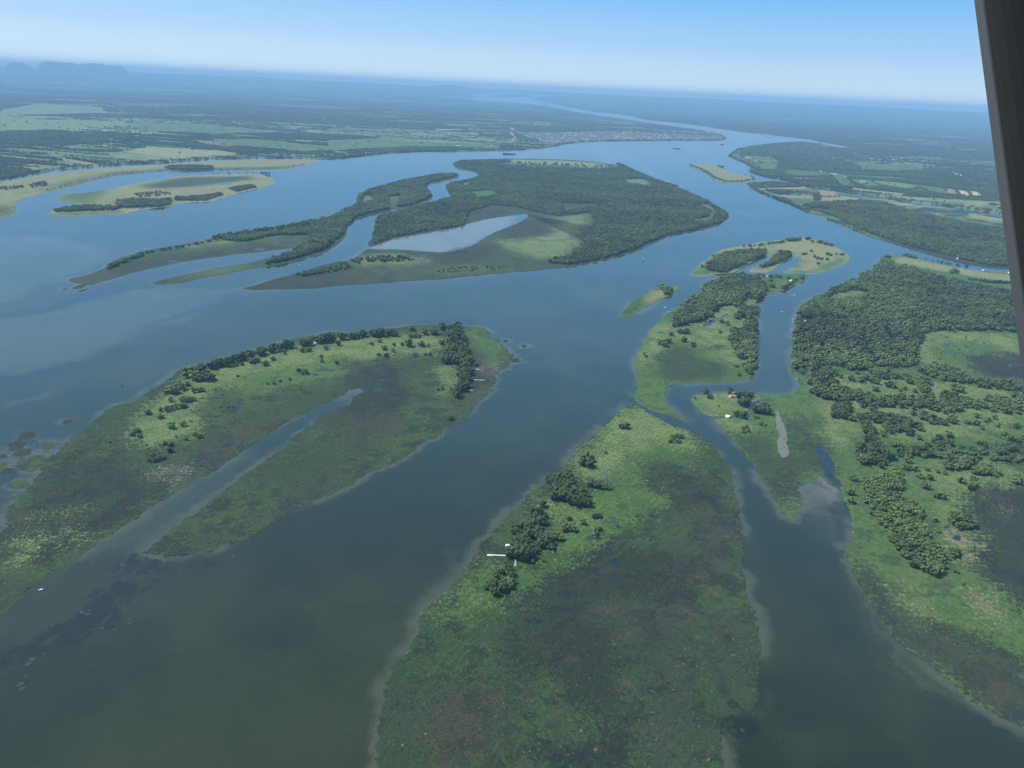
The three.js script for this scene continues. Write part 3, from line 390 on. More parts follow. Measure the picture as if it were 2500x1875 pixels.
const farMap = colourMap(farBox, 2048, 1536, (x, z) => cover(plainKind(x, z), x, z, 7));
const farMat = new THREE.MeshStandardMaterial({ map: farMap, roughness: 1 });
put(mesh('', sheet(plainL, 0.6, 1.2, 4, farBox), farMat), 'far_plain', 'far green plain of farm lots and woods on the left bank', 'plain', null, 'structure');
put(mesh('', sheet(plainR, 0.6, 1.2, 4, farBox), farMat), 'far_plain', 'far green plain of farm lots and woods on the right bank', 'plain', null, 'structure');
// the land rises gently towards the horizon
const rise = (x, z) => 540 * Math.pow(Math.max(0, (Math.hypot(x, z) - 31000) / 29000), 1.15);
{
  const pos = [], uv = [], idx = [], na = 90, nr = 30;
  for (let r = 0; r <= nr; r++) for (let a = 0; a <= na; a++) {
    const R = 30500 + (FAR - 30500) * r / nr, t = (-60 + 130 * a / na) * Math.PI / 180, x = R * Math.sin(t), z = -R * Math.cos(t);
    pos.push(x, 0.9 + rise(x, z) * (0.94 + 0.12 * nz(T1, x, z, 4000)), z); uv.push((x - farBox[0]) / (farBox[2] - farBox[0]), (z - farBox[1]) / (farBox[3] - farBox[1]));
    if (r && a) { const o = r * (na + 1) + a; idx.push(o, o - 1, o - na - 1, o - 1, o - na - 2, o - na - 1); }
  }
  const g = new THREE.BufferGeometry(); g.setAttribute('position', new THREE.Float32BufferAttribute(pos, 3)); g.setAttribute('uv', new THREE.Float32BufferAttribute(uv, 2)); g.setIndex(idx); g.computeVertexNormals();
  put(mesh('', g, farMat), 'rising_plain', 'pale blue land rising gently to the horizon', 'plain', null, 'structure');
}
// the upstream lake and its island lie on that rising land
function onRise(sx, sy) {
  dir.set((sx - PW / 2) / FOCAL, -(sy - PH / 2) / FOCAL, -1).applyQuaternion(camera.quaternion);
  let lo = 0, hi = 58000; for (let k = 0; k < 50; k++) { const t = (lo + hi) / 2; ALT + dir.y * t > 0.9 + rise(dir.x * t, dir.z * t) ? lo = t : hi = t; }
  return [dir.x * lo, dir.z * lo];
}
const CR = (...p) => { const o = []; for (let k = 0; k < p.length; k += 2) o.push(onRise(800 + p[k] * K, 150 + p[k + 1] * K)); return o; };
const draped = (P, up) => { const line = curve(P, 260, 60), b = bounds(line), g = sheet(line, 0, 0, 0, b), p = g.attributes.position; for (let i = 0; i < p.count; i++) p.setY(i, 0.9 + up + 1.07 * rise(p.getX(i), p.getZ(i))); g.computeVertexNormals(); return [g, line]; };
const [lakeG, lakeLine] = draped(CR(2000, 386, 1750, 350, 1600, 327, 1450, 297, 1300, 274, 1150, 263, 1000, 253, 900, 242, 740, 221, 790, 219, 900, 233, 945, 226, 915, 215, 1000, 207, 1150, 198, 1300, 207, 1420, 222, 1315, 233, 1320, 248, 1400, 266, 1500, 288, 1600, 308, 1700, 324, 1800, 331, 1900, 346, 2000, 367), 7);
put(mesh('', lakeG, new THREE.MeshPhysicalMaterial({ color: lin(0.03, 0.034, 0.02), roughness: 0.1, ior: 1.42 })), 'far_lake', 'pale upstream reach of the river widening into a far lake', 'water', null, 'structure');
put(mesh('', draped(CR(1055, 219, 1150, 212, 1290, 214, 1310, 221, 1200, 226, 1080, 226), 20)[0], std(0.03, 0.05, 0.025, 1)), 'island', 'low wooded island in the far upstream lake', 'island', null, 'structure');
const clipTo = (P, b) => {                 // polygon cut to a box
  const cut = (P, f, g) => { const o = []; for (let i = 0; i < P.length; i++) { const a = P[i], c = P[(i + 1) % P.length], fa = f(a), fc = f(c); if (fa >= 0) o.push(a); if (fa * fc < 0) { const t = fa / (fa - fc); o.push([a[0] + (c[0] - a[0]) * t, a[1] + (c[1] - a[1]) * t]); } } return o; };
  P = cut(P, (p) => p[0] - b[0]); P = cut(P, (p) => b[2] - p[0]); P = cut(P, (p) => p[1] - b[1]); return cut(P, (p) => b[3] - p[1]);
};
const inset = 6;
{
  const bl = [-7800, -13000, 2600, -3200]; plain('shore_plain', 'nearer farmland of the left bank with strip fields and woods', clipTo(plainL, bl), 1.4, bl, 2048, 2048, 2.6, bl, 1.2);
  const br = [1200, -12500, 8600, -2900]; plain('shore_plain', 'nearer farmland of the right bank with fields and hamlets', clipTo(plainR, br), 1.4, br, 1536, 2048, 2.6, br, 1.2);
  const b = bounds(bankN), bn = [b[0] - 5, b[1] - 5, b[2] + 5, b[3] + 5]; plain('forest_bank', 'wooded bank with square fields right of the wide river', bankN, 0.8, bn, 1536, 1536, 1.8, bn, 1.2);
}
log('plains');
// far lake islet and hills on the horizon
function hill(label, sx0, sx1, topPx, D, lumps) {
  const g = new THREE.PlaneGeometry(1, 1, 60, 24); g.rotateX(-Math.PI / 2);
  dir.set(((sx0 + sx1) / 2 - PW / 2) / FOCAL, -(165 - PH / 2) / FOCAL, -1).applyQuaternion(camera.quaternion); const az = Math.atan2(dir.x, -dir.z);
  const wd = (sx1 - sx0) / FOCAL * D, ht = ALT + topPx / FOCAL * D, p = g.attributes.position;
  for (let i = 0; i < p.count; i++) {
    const u = p.getX(i) + 0.5, v = p.getZ(i) + 0.5; let e = 0;
    for (const [c, w, h] of lumps) e = Math.max(e, h * Math.pow(Math.max(0, 1 - Math.pow(Math.abs(u - c) / w, 3.2)), 0.8));
    e *= Math.pow(Math.sin(Math.PI * v), 0.7) * (0.93 + 0.14 * nz(T1, u * 900, v * 500, 60));
    p.setXYZ(i, (u - 0.5) * wd, e * ht - 12, (v - 0.5) * wd * 0.6);
  }
  g.computeVertexNormals();
  const o = mesh('', g, std(0.05, 0.085, 0.045, 1)); put(o, 'hill', label, 'hill', null, 'structure'); o.position.set(Math.sin(az) * D, 0, -Math.cos(az) * D); o.rotation.y = -az;
}
hill('flat topped blue hill on the horizon at the far left', 118, 292, 12, 46000, [[0.20, 0.22, 1], [0.36, 0.2, 0.93], [0.62, 0.3, 0.975], [0.8, 0.2, 0.94]]);
hill('tiny pale hill at the left end of the horizon', 15, 75, 6, 48000, [[0.5, 0.5, 1]]);
hill('long low rise on the horizon right of the flat hill', 540, 760, 0.5, 54000, [[0.4, 0.4, 1], [0.75, 0.25, 0.7]]);
hill('low wooded rise on the horizon beyond the far lake', 1020, 1260, 2.5, 54000, [[0.35, 0.32, 1], [0.7, 0.3, 0.6]]);

// ---------------------------------------------------------------- the water
{
  const box = [-2600, -5600, 2800, -380], w = 2048, h = 2048;
  const lm = new Mask(box, 1024, 1024); for (const L of LANDS) lm.fill(L.line, 1);
  const dist = distance(lm, (box[2] - box[0]) / 1024, 400);
  const zm = new Mask(box, 1024, 1024), Z = { silt: 1, blue: 2, bed: 3, pale: 4, mud: 5, plume: 6, sparse: 7, milk: 8 };
  for (const [k, P] of [
    ['milk', C('b', 250, 1190, 400, 1125, 600, 1090, 900, 1025, 1100, 985, 1230, 985, 1150, 1055, 950, 1160, 740, 1216, 450, 1200)],
    ['plume', C('d', -400, 900, 0, 870, 1000, 650, 1500, 680, 1340, 770, 1200, 880, 1000, 890, 700, 1060, 350, 1170, 0, 1210, -400, 1260)], ['plume', C('d', -400, 300, 300, 330, 700, 420, 640, 520, 300, 640, 0, 760, -400, 800)],
    ['blue', C('d', 180, 812, 400, 722, 700, 662, 960, 635, 990, 650, 700, 712, 420, 782, 220, 817, 0, 862, -300, 900, -200, 880, 60, 837)], ['blue', C('d', 1330, 770, 1500, 700, 1560, 690, 1450, 740, 1300, 800, 1040, 880, 1040, 862)], ['blue', C('d', 0, 1215, 350, 1175, 560, 1120, 520, 1150, 200, 1225, 0, 1249)], ['blue', C('d', 350, 240, 430, 240, 440, 262, 370, 264)], ['blue', C('d', 540, 222, 600, 215, 605, 245, 570, 248)],
    ['blue', C('e', 420, 625, 600, 600, 760, 598, 830, 630, 700, 640, 450, 635)], ['pale', C('g', 0, 270, 150, 200, 300, 140, 310, 155, 160, 230, 0, 290)],
    ['silt', C('k', 0, 1366, 120, 900, 300, 600, 480, 340, 800, 0, 700, 0, 400, 340, 200, 700, 60, 1000, -100, 1366)], ['silt', C('g', 200, 1400, 700, 1100, 1100, 820, 1500, 580, 1700, 530, 1300, 850, 1000, 1080, 950, 1180, 700, 1300, 300, 1500)],
    ['sparse', C('g', 200, 1400, 650, 1190, 950, 1190, 1300, 1180, 1700, 1020, 1750, 1050, 1400, 1240, 1100, 1330, 800, 1400, 600, 1500)],
    ['bed', C('j', 190, 590, 430, 380, 640, 270, 830, 160, 1010, 150, 1080, 190, 940, 245, 760, 340, 500, 480, 330, 610, 100, 740, -100, 840, -100, 740)], ['sparse', C('j', -100, 860, 330, 620, 760, 340, 900, 500, 700, 740, 400, 960, -100, 1200)],
    ['pale', C('i', 780, 640, 850, 600, 920, 560, 1000, 600, 1060, 720, 1100, 900, 1000, 1000, 850, 860, 760, 800)], ['sparse', C('i', 740, 860, 830, 800, 1040, 900, 1100, 1100, 960, 1040, 850, 960)], ['mud', C('i', 895, 548, 960, 560, 1000, 640, 1030, 740, 985, 722, 930, 640)], ['pale', C('l', 1130, 240, 1190, 300, 1300, 480, 1450, 620, 1600, 740, 1800, 880, 2000, 1010, 2212, 1130, 2212, 1170, 1950, 1030, 1700, 870, 1450, 690, 1230, 450)],
    ['bed', C('l', 390, 1000, 480, 1010, 570, 1040, 590, 1100, 540, 1150, 460, 1120, 430, 1060)], ['sparse', C('l', 300, 1000, 560, 900, 620, 1366, 420, 1366)], ['pale', C('l', 250, 480, 300, 470, 300, 650, 330, 900, 360, 1366, 290, 1366, 250, 900)],
    ['sparse', C('e', 1090, 780, 1250, 820, 1250, 960, 1120, 960, 1010, 960)], ['blue', C('e', 860, 660, 960, 720, 1010, 790, 990, 800, 900, 720)], ['sparse', C('g', 380, 330, 700, 240, 720, 270, 480, 420, 200, 640, 60, 860, -100, 900, -100, 500)],
    ['pale', C('c', -200, 640, 0, 610, 120, 580, 300, 620, 260, 640, 100, 600, -100, 655)], ['pale', C('c', 380, 900, 430, 950, 550, 995, 540, 1003, 420, 970)],
  ]) zm.fill(P, Z[k]);
  const acc = [0, 0, 0], deep = [31, 38, 14], mix = (c, t) => { for (let i = 0; i < 3; i++) rgb[i] += (c[i] - rgb[i]) * t; };
  const map = colourMap(box, w, h, (x, z) => {
    const n1 = nz(T1, x, z, 260), n2 = nz(T2, x, z, 60), n3 = nz(T1, x, z, 14, 0.4);
    rgb[0] = deep[0]; rgb[1] = deep[1]; rgb[2] = deep[2];
    mix([43, 49, 24], ss(0.35, 0.75, n1 * 0.7 + n2 * 0.3));
    const i = Math.min(1023, Math.max(0, ((x - box[0]) / (box[2] - box[0]) * 1024) | 0)), j = Math.min(1023, Math.max(0, ((z - box[1]) / (box[3] - box[1]) * 1024) | 0)), d = dist[j * 1024 + i];
    const reach = 10 + 26 * nz(T2, x, z, 110, 0.2);
    mix([78, 80, 66], 0.7 * ss(0.34, 0.56, nz(T1, x, z, 150, 0.9)) * (1 - ss(reach * 0.3, reach, d + 10 * (n3 - 0.5))));           // silt on the shallow shelf
    const zx = x + 70 * (nz(T1, x, z, 70, 0.6) - 0.5) + 20 * (n3 - 0.5), zz = z + 70 * (nz(T2, x, z, 70, 0.8) - 0.5) + 20 * (n3 - 0.5), k = zm.at(zx, zz);
    for (let t = 0; t < 7; t++) {          // sediment drifts: their borders are mixed over some metres
      const a = t * 2.4, r = 5 * t, y = zm.at(zx + r * Math.cos(a), zz + r * Math.sin(a));
      let c = null, m = 0;
      if (y === Z.silt) { c = [50, 60, 44]; m = 0.5 + 0.4 * n2; } else if (y === Z.blue) { c = [24, 33, 40]; m = 0.75; } else if (y === Z.plume) { c = [64, 74, 62]; m = 0.45 + 0.4 * n1; } else if (y === Z.pale) { c = [84, 84, 70]; m = 0.45 + 0.35 * n2; } else if (y === Z.milk) { c = [118, 112, 98]; m = 0.7 + 0.2 * n2; } else if (y === Z.mud) { c = [128, 116, 96]; m = 0.85; }
      for (let q = 0; q < 3; q++) acc[q] = (t ? acc[q] : 0) + (c ? rgb[q] + (c[q] - rgb[q]) * m : rgb[q]) / 7;
    }
    rgb[0] = acc[0]; rgb[1] = acc[1]; rgb[2] = acc[2];
    if (k === Z.bed || k === Z.sparse) {
      const t = n2 * 0.4 + n3 * 0.35 + nz(T2, x, z, 5, 0.66) * 0.25, lim = k === Z.bed ? 0.46 : 0.58;
      mix([24, 28, 18], 0.8 * ss(lim - 0.05, lim + 0.1, t)); mix([74, 70, 44], 0.8 * ss(0.80, 0.83, nz(T2, x, z, 9, 0.15) * 0.6 + n3 * 0.45));
    }
  });
  const bmp = BUMP.clone(); bmp.repeat.set(5400 / 60, 5220 / 60); bmp.needsUpdate = true;
  const water = new THREE.MeshPhysicalMaterial({ map, roughness: 0.1, ior: 1.42, bumpMap: bmp, bumpScale: 0.012 });
  const g = new THREE.CircleGeometry(59500, 160); g.rotateX(-Math.PI / 2);
  // finer near field, so that the colour of the water lies in metres
  const uv = g.attributes.uv, p = g.attributes.position;
  for (let i = 0; i < p.count; i++) uv.setXY(i, (p.getX(i) - box[0]) / (box[2] - box[0]), (p.getZ(i) - box[1]) / (box[3] - box[1]));
  put(mesh('', g, water), 'river_water', 'wide calm grey blue river water around the islands', 'water', null, 'structure');

  // still pools in the marshes
  const pool = new THREE.MeshPhysicalMaterial({ color: lin(0.014, 0.018, 0.02), roughness: 0.08, ior: 1.33 });
  const muddy = new THREE.MeshPhysicalMaterial({ color: lin(0.14, 0.125, 0.085), roughness: 0.2, ior: 1.33 });
  const pools = [['e', 215, 985, 26, 12], ['e', 330, 930, 20, 8], ['e', 440, 1035, 18, 7], ['e', 400, 865, 18, 5], ['e', 190, 1050, 44, 11], ['e', 205, 870, 26, 7], ['e', 90, 1040, 30, 12], ['g', 1360, 187, 46, 16], ['g', 1370, 307, 15, 8], ['g', 1500, 320, 24, 6], ['g', 2000, 38, 24, 10], ['g', 2105, 12, 30, 8], ['g', 1500, 242, 40, 9], ['f', 1715, 765, 28, 8], ['f', 1785, 815, 18, 8], ['f', 2140, 890, 36, 7], ['f', 2130, 975, 30, 10], ['e', 1995, 685, 26, 6], ['h', 1940, 942, 44, 16], ['h', 1840, 930, 28, 10], ['h', 1890, 692, 26, 8], ['h', 1700, 1000, 24, 8], ['h', 2080, 628, 40, 14], ['i', 1780, 945, 34, 15], ['i', 1720, 880, 22, 8], ['i', 2010, 1005, 30, 10], ['i', 2040, 1145, 28, 10], ['d', 1100, 488, 40, 4], ['d', 1560, 408, 24, 3], ['d', 1640, 412, 30, 4], ['b', 1440, 1140, 20, 3], ['a', 1430, 1168, 55, 6], ['k', 1560, 110, 40, 14], ['k', 1700, 60, 36, 16], ['k', 1400, 260, 60, 22], ['k', 1180, 430, 56, 16], ['e', 300, 275, 26, 3], ['h', 1560, 1080, 60, 24], ['h', 1640, 1130, 50, 22]];
  const pl = (P, m, label) => { let L = LANDS.find((l) => l.mask.at(...P[0])); const line = curve(P, 3, 5), b = bounds(line); put(mesh('', sheet(line, (L?.y ?? 0.45) + 0.06, 0.05, 0.3, b), m), 'marsh_pool', label, 'pool', 'pools of still water in the marsh', 'structure'); };
  for (const [c, x, y, a, bb] of pools) { const P = []; for (let t = 0; t < 12; t++) { const r = rr(0.6, 1.2), th = t / 12 * 2 * Math.PI; P.push(C(c, x + a * r * Math.cos(th), y + bb * r * Math.sin(th))[0]); } pl(P, pool, 'small pool of still water in the green marsh'); }
  pl(C('f', 165, 642, 220, 602, 270, 588, 330, 560, 340, 565, 270, 600, 235, 622, 190, 646), pool, 'narrow blue slough between trees on the long wooded island');
  pl(C('i', 645, 135, 665, 180, 690, 260, 705, 340, 718, 420, 690, 437, 652, 380, 640, 280, 635, 190), muddy, 'long pale muddy pond in the meadow beside the cottages');
  pl(C('i', 900, 340, 945, 390, 975, 430, 1003, 500, 992, 552, 950, 542, 930, 470, 890, 390), pool, 'dark blue inlet at the head of the shallow bay');
  pl(C('i', 480, 98, 500, 78, 525, 70, 535, 82, 505, 105, 485, 128), pool, 'dark little creek between the cottage trees');
}
log('water');

// ---------------------------------------------------------------- trees
const paint = (g, c) => { const n = g.attributes.position.count, a = new Float32Array(n * 3); for (let i = 0; i < n; i++) a.set(c, i * 3); g.setAttribute('color', new THREE.BufferAttribute(a, 3)); return g; };
function crownGeometry(lobes, leaves, leaf, tall, core = 1) {
  const parts = [], q = [];
  const L = [];
  for (let k = 0; k < lobes; k++) {
    const th = k * 2.4 + rr(-0.5, 0.5), lev = (k + 0.5) / lobes, rad = (0.12 + 0.24 * Math.sin(Math.PI * Math.pow(1 - lev, 0.75))) * rr(0.75, 1.15) * (k === lobes - 1 ? 0.3 : 1);
    L.push([Math.cos(th) * rad, 0.2 + 0.62 * lev * tall, Math.sin(th) * rad, rr(0.17, 0.25) * (1 - 0.25 * lev)]);
  }
  const tone = () => { const t = rr(0.72, 1.25); return [t * rr(0.92, 1.1), t, t * rr(0.85, 1.05)]; };
  for (const [x, y, z, r] of L) {
    const g = new THREE.IcosahedronGeometry(r * 0.9, core), p = g.attributes.position;
    for (let i = 0; i < p.count; i++) { const h = 0.82 + 0.36 * hash2(Math.round(p.getX(i) * 900) + 11, Math.round(p.getY(i) * 900) * 7 + Math.round(p.getZ(i) * 900)); p.setXYZ(i, x + p.getX(i) * h, y + p.getY(i) * h * 1.02, z + p.getZ(i) * h); }
    g.deleteAttribute('uv'); g.computeVertexNormals(); paint(g, tone()); parts.push(g);
    for (let n = 0; n < leaves; n++) {
      const u = rr(-0.75, 1), t = rr(0, 6.283), s = Math.sqrt(1 - u * u), d = new THREE.Vector3(s * Math.cos(t), u, s * Math.sin(t)), o = r * rr(0.82, 1.12);
      const a = new THREE.Vector3(rr(-1, 1), rr(-1, 1), rr(-1, 1)).cross(d).normalize(), nn = d.clone().add(new THREE.Vector3(rr(-0.6, 0.6), rr(-0.2, 0.7), rr(-0.6, 0.6))).normalize(), b = nn.clone().cross(a).normalize(); a.crossVectors(b, nn);
      const c = new THREE.Vector3(x, y, z).addScaledVector(d, o), w = leaf * rr(0.6, 1.3), col = tone();
      const v = [c.clone().addScaledVector(a, -w).addScaledVector(b, -w * 0.5), c.clone().addScaledVector(a, w * 0.3).addScaledVector(b, -w), c.clone().addScaledVector(a, w).addScaledVector(b, w * 0.4), c.clone().addScaledVector(a, -w * 0.3).addScaledVector(b, w)];
      q.push([v, col]);
    }
  }
  const pos = [], col = [], idx = [];
  for (const [v, c] of q) { const o = pos.length / 3; for (const p of v) { pos.push(p.x, Math.max(0.02, p.y), p.z); col.push(...c); } idx.push(o, o + 1, o + 2, o, o + 2, o + 3); }
  const g = new THREE.BufferGeometry(); g.setAttribute('position', new THREE.Float32BufferAttribute(pos, 3)); g.setAttribute('color', new THREE.Float32BufferAttribute(col, 3)); g.setIndex(idx);
  const flat = g.toNonIndexed(); flat.computeVertexNormals();
  return mergeGeometries([flat, ...parts.map((p) => (p.index ? p.toNonIndexed() : p))]);
}
function trunkGeometry(r) {
  const parts = [new THREE.CylinderGeometry(r * 0.55, r, 0.5, 7).translate(0, 0.25, 0)];
  for (let k = 0; k < 4; k++) { const g = new THREE.CylinderGeometry(r * 0.2, r * 0.42, 0.34, 5); g.translate(0, 0.17, 0); g.rotateZ(rr(0.4, 0.8)); g.rotateY(k * 1.6 + rr(0, 0.6)); g.translate(0, rr(0.24, 0.42), 0); parts.push(g); }
  return mergeGeometries(parts);
}
const foliage = new THREE.MeshStandardMaterial({ color: lin(0.060, 0.094, 0.024), roughness: 0.85, vertexColors: true, side: THREE.DoubleSide });
const foliagePale = new THREE.MeshStandardMaterial({ color: lin(0.088, 0.122, 0.036), roughness: 0.85, vertexColors: true, side: THREE.DoubleSide });
const foliageDark = new THREE.MeshStandardMaterial({ color: lin(0.042, 0.070, 0.020), roughness: 0.85, vertexColors: true, side: THREE.DoubleSide });
const bark = std(0.10, 0.08, 0.06);
const CROWN = [0, 1, 2, 3, 4, 5].map((k) => crownGeometry(9 + (k % 3) * 2, 62, 0.052, [1, 0.9, 1.05, 0.85, 1, 0.95][k]));
const BUSH = [0, 1, 2].map(() => crownGeometry(7, 48, 0.07, 0.75));
const TRUNK = [0, 1].map(() => trunkGeometry(0.028));
const WOODCROWN = [0, 1, 2, 3].map((k) => crownGeometry(6 + k, 30, 0.07, [1, 0.9, 1.05, 0.8][k], 1));
const FARCROWN = [0, 1].map(() => crownGeometry(4, 8, 0.14, 0.9, 1));
log('tree shapes');

const trees = [];                          // {x, z, y, h, w, where, kind, label}
const add = (x, z, h, where, kind = 'tree', label) => trees.push({ x, z, h, w: h * rr(0.85, 1.15), y: 0.4, where, kind, label });
function row(P, step, h0, h1, where, wob = 6) { for (let s = 0; s + 1 < P.length; s++) { const [a, b] = P[s], [c, d] = P[s + 1], L = Math.hypot(c - a, d - b), n = Math.max(1, Math.round(L / step)); for (let k = 0; k < n; k++) { const t = (k + rnd() * 0.7) / n; add(a + (c - a) * t + rr(-wob, wob), b + (d - b) * t + rr(-wob, wob), rr(h0, h1), where); } } }
function grove(P, step, h0, h1, where, dens = 1, clump = 0, kind = 'tree', not = []) {
  const b = bounds(P);
  for (let x = b[0]; x < b[2]; x += step) for (let z = b[1]; z < b[3]; z += step) {
    const px = x + rr(-0.48, 0.48) * step, pz = z + rr(-0.48, 0.48) * step; if (!inside(P, px, pz)) continue;
    if (not.some((q) => inside(q, px, pz))) continue;
    if (clump ? nz(T1, px, pz, clump, 0.77) * 0.7 + nz(T2, px, pz, clump * 0.4, 0.1) * 0.3 < 1 - dens : rnd() > dens) continue;
    add(px, pz, rr(h0, h1), where, kind);
  }
}
const spots = (c, list, where, kind = 'tree') => { for (const [x, y, h, label] of list) { const [X, Z] = C(c, x, y)[0]; add(X, Z, h, where, kind, label); } };

// left horseshoe island
row([...C('d', 1200, 1228, 1290, 1192, 1370, 1168, 1440, 1152, 1530, 1122, 1600, 1108), ...C('d', 1680, 1078, 1740, 1062, 1850, 1042, 1930, 1030, 2000, 1012, 2090, 1003, 2180, 982), ...C('e', 0, 722, 60, 720, 130, 706, 190, 704, 260, 704, 310, 700)], 13, 17, 25, 'in the shore row of the left horseshoe island');
grove(C('e', 585, 665, 690, 650, 735, 710, 745, 790, 780, 870, 770, 960, 755, 1030, 705, 1105, 665, 1105, 705, 1000, 715, 930, 690, 880, 600, 885, 600, 810, 650, 760, 620, 700), 14, 15, 23, 'in the belt at the horseshoe island tip', 0.9);
spots('e', [[402, 668, 17, 'slim solitary tree standing at the far shore of the horseshoe island'], [485, 695, 18], [545, 695, 18], [385, 770, 20, 'broad dark tree in the meadow of the horseshoe island'], [230, 792, 13], [240, 836, 11], [285, 806, 11], [195, 830, 9], [465, 770, 15], [425, 834, 10, 'round bush alone in the pale meadow of the horseshoe island'], [150, 760, 9], [290, 765, 9], [345, 765, 10], [570, 1048, 8], [600, 1044, 8], [655, 1050, 8], [652, 1235, 11], [594, 758, 14], [490, 830, 8], [520, 828, 8], [200, 745, 10], [400, 715, 12], [430, 715, 12], [455, 712, 10], [690, 1090, 12], [510, 775, 8]], 'in the meadow of the left horseshoe island');
spots('d', [[1240, 1240, 20], [1300, 1236, 19], [1350, 1240, 15], [1500, 1150, 12], [1600, 1135, 15], [1640, 1130, 10], [1690, 1152, 13], [1735, 1118, 10], [1920, 1066, 13], [1965, 1062, 12], [2070, 1050, 13], [2040, 1102, 9], [2150, 1024, 14], [1900, 1192, 10], [1945, 1205, 11], [2140, 1142, 9], [2045, 1132, 9], [1540, 1150, 9], [1810, 1080, 9], [1510, 1224, 6]], 'behind the shore row of the left horseshoe island');
spots('g', [[1205, 52, 24], [1270, 78, 18], [1335, 80, 18], [1080, 155, 15], [1115, 158, 17], [1130, 112, 15], [1160, 135, 15], [1192, 110, 12], [1055, 158, 8], [1235, 152, 12], [1275, 145, 12], [1160, 210, 11], [1190, 212, 13], [1225, 205, 10], [1085, 210, 10], [1020, 272, 9], [1060, 272, 12], [1090, 265, 11], [1120, 255, 12], [1155, 248, 12], [1180, 246, 9], [943, 290, 11], [1020, 316, 11], [1088, 378, 13, 'thin upright tree alone in the lower meadow of the horseshoe island'], [1165, 366, 10, 'dark round tree alone in the lower meadow of the horseshoe island'], [845, 425, 9], [870, 405, 10], [890, 438, 8], [1240, 428, 9], [1272, 442, 9], [1180, 455, 8], [1050, 485, 9], [1085, 490, 9], [1082, 530, 10]], 'in the lower meadow of the left horseshoe island');
spots('g', [[950, 590, 9], [985, 592, 11], [1015, 580, 11], [1040, 575, 9], [975, 560, 9], [1010, 555, 8], [1740, 100, 9], [1700, 102, 7], [1780, 85, 8], [1840, 75, 8], [1920, 40, 9], [1950, 38, 8], [1400, 250, 6], [1450, 246, 6], [1480, 248, 5], [1370, 135, 5], [700, 472, 5], [1120, 437, 5], [1175, 520, 4], [935, 492, 4], [1215, 342, 5]], 'in the marsh of the left horseshoe island', 'bush');
// bottom centre island
spots('h', [[1738, 378, 11], [1765, 380, 14, 'dark tree alone near the top end of the bottom centre island'], [2045, 468, 8], [2070, 455, 9], [2090, 440, 9], [2115, 442, 9], [2095, 470, 9], [2060, 440, 8], [1495, 612, 16], [1530, 620, 17], [1510, 585, 17], [1545, 590, 12], [1540, 745, 13], [1575, 752, 14], [1630, 765, 9], [1660, 768, 8], [1400, 962, 8, 'single dark bush in the open grass of the bottom centre island'], [1490, 988, 9], [1370, 1035, 9], [1400, 1030, 10], [1435, 1035, 9], [1385, 1008, 9], [1568, 950, 8], [1590, 945, 8], [1580, 1035, 8], [1580, 1055, 6], [1635, 540, 6], [1600, 1025, 6], [1345, 1090, 10], [1310, 1080, 11], [1290, 1150, 10], [1235, 880, 13], [1250, 945, 8]], 'in the grass of the bottom centre island');
grove(C('h', 1270, 720, 1340, 690, 1415, 700, 1430, 760, 1520, 830, 1545, 880, 1480, 895, 1425, 885, 1390, 845, 1310, 860, 1285, 800, 1250, 785), 11.5, 12, 19, 'in the upper grove of the bottom centre island', 0.95);
grove(C('h', 1205, 880, 1230, 880, 1230, 960, 1255, 1010, 1220, 1035, 1265, 1085, 1280, 1130, 1210, 1148, 1150, 1140, 1020, 1135, 1035, 1070, 1090, 1020, 1160, 980, 1200, 920), 11, 11, 18, 'in the middle grove of the bottom centre island', 0.95);
spots('h', [[1030, 1196, 18], [1068, 1204, 21], [1112, 1212, 21], [1148, 1200, 18], [1060, 1172, 18], [1105, 1180, 18], [1140, 1178, 17]], 'in the round willow clump beside the white marker');
spots('h', [[1170, 1235, 7], [1240, 1228, 6], [1200, 1160, 8]], 'beside the willow clump of the bottom centre island', 'bush');
grove(C('k', 965, 105, 1030, 110, 1060, 190, 1050, 250, 960, 285, 860, 275, 880, 200, 935, 150), 8.5, 7, 13, 'in the lowest grove of the bottom centre island', 0.9);
spots('k', [[995, 70, 6], [1030, 100, 6], [1045, 195, 11]], 'above the lowest grove of the bottom centre island', 'bush');
// long wooded island, meadow island, slender island
grove(C('f', 200, 392, 330, 335, 420, 322, 520, 340, 565, 390, 565, 440, 500, 480, 430, 455, 415, 525, 330, 505, 280, 565, 180, 605, 100, 625, 0, 655, 0, 575, 50, 522, 110, 475, 170, 420), 12, 13, 22, 'in the wood of the long island', 0.88, 0, 'tree', [C('f', 250, 520, 330, 510, 300, 570, 220, 590), C('f', 430, 450, 480, 470, 440, 520, 420, 500)]);
grove(C('f', 445, 530, 520, 525, 508, 700, 502, 800, 508, 900, 475, 955, 430, 930, 440, 880, 375, 840, 362, 770, 335, 735, 355, 670, 410, 680, 450, 610, 435, 580, 375, 600, 400, 550), 12.5, 12, 20, 'in the belt along the straight channel of the long island', 0.8);
spots('f', [[280, 685, 12, 'round tree alone in the meadow of the long wooded island'], [50, 740, 15], [105, 772, 11], [20, 685, 12], [50, 690, 14], [75, 688, 11], [290, 620, 15], [325, 635, 14], [380, 900, 9], [398, 955, 9], [210, 560, 14], [610, 395, 17, 'dark round tree in the lawn at the end of the long island'], [600, 358, 14], [603, 335, 16], [640, 332, 14], [660, 335, 15], [525, 328, 15], [550, 328, 14], [685, 405, 15], [705, 395, 15], [725, 382, 15], [745, 370, 13], [760, 358, 14], [798, 342, 18, 'tallest tree at the point of the long wooded island'], [715, 345, 15]], 'near the cottages of the long wooded island');
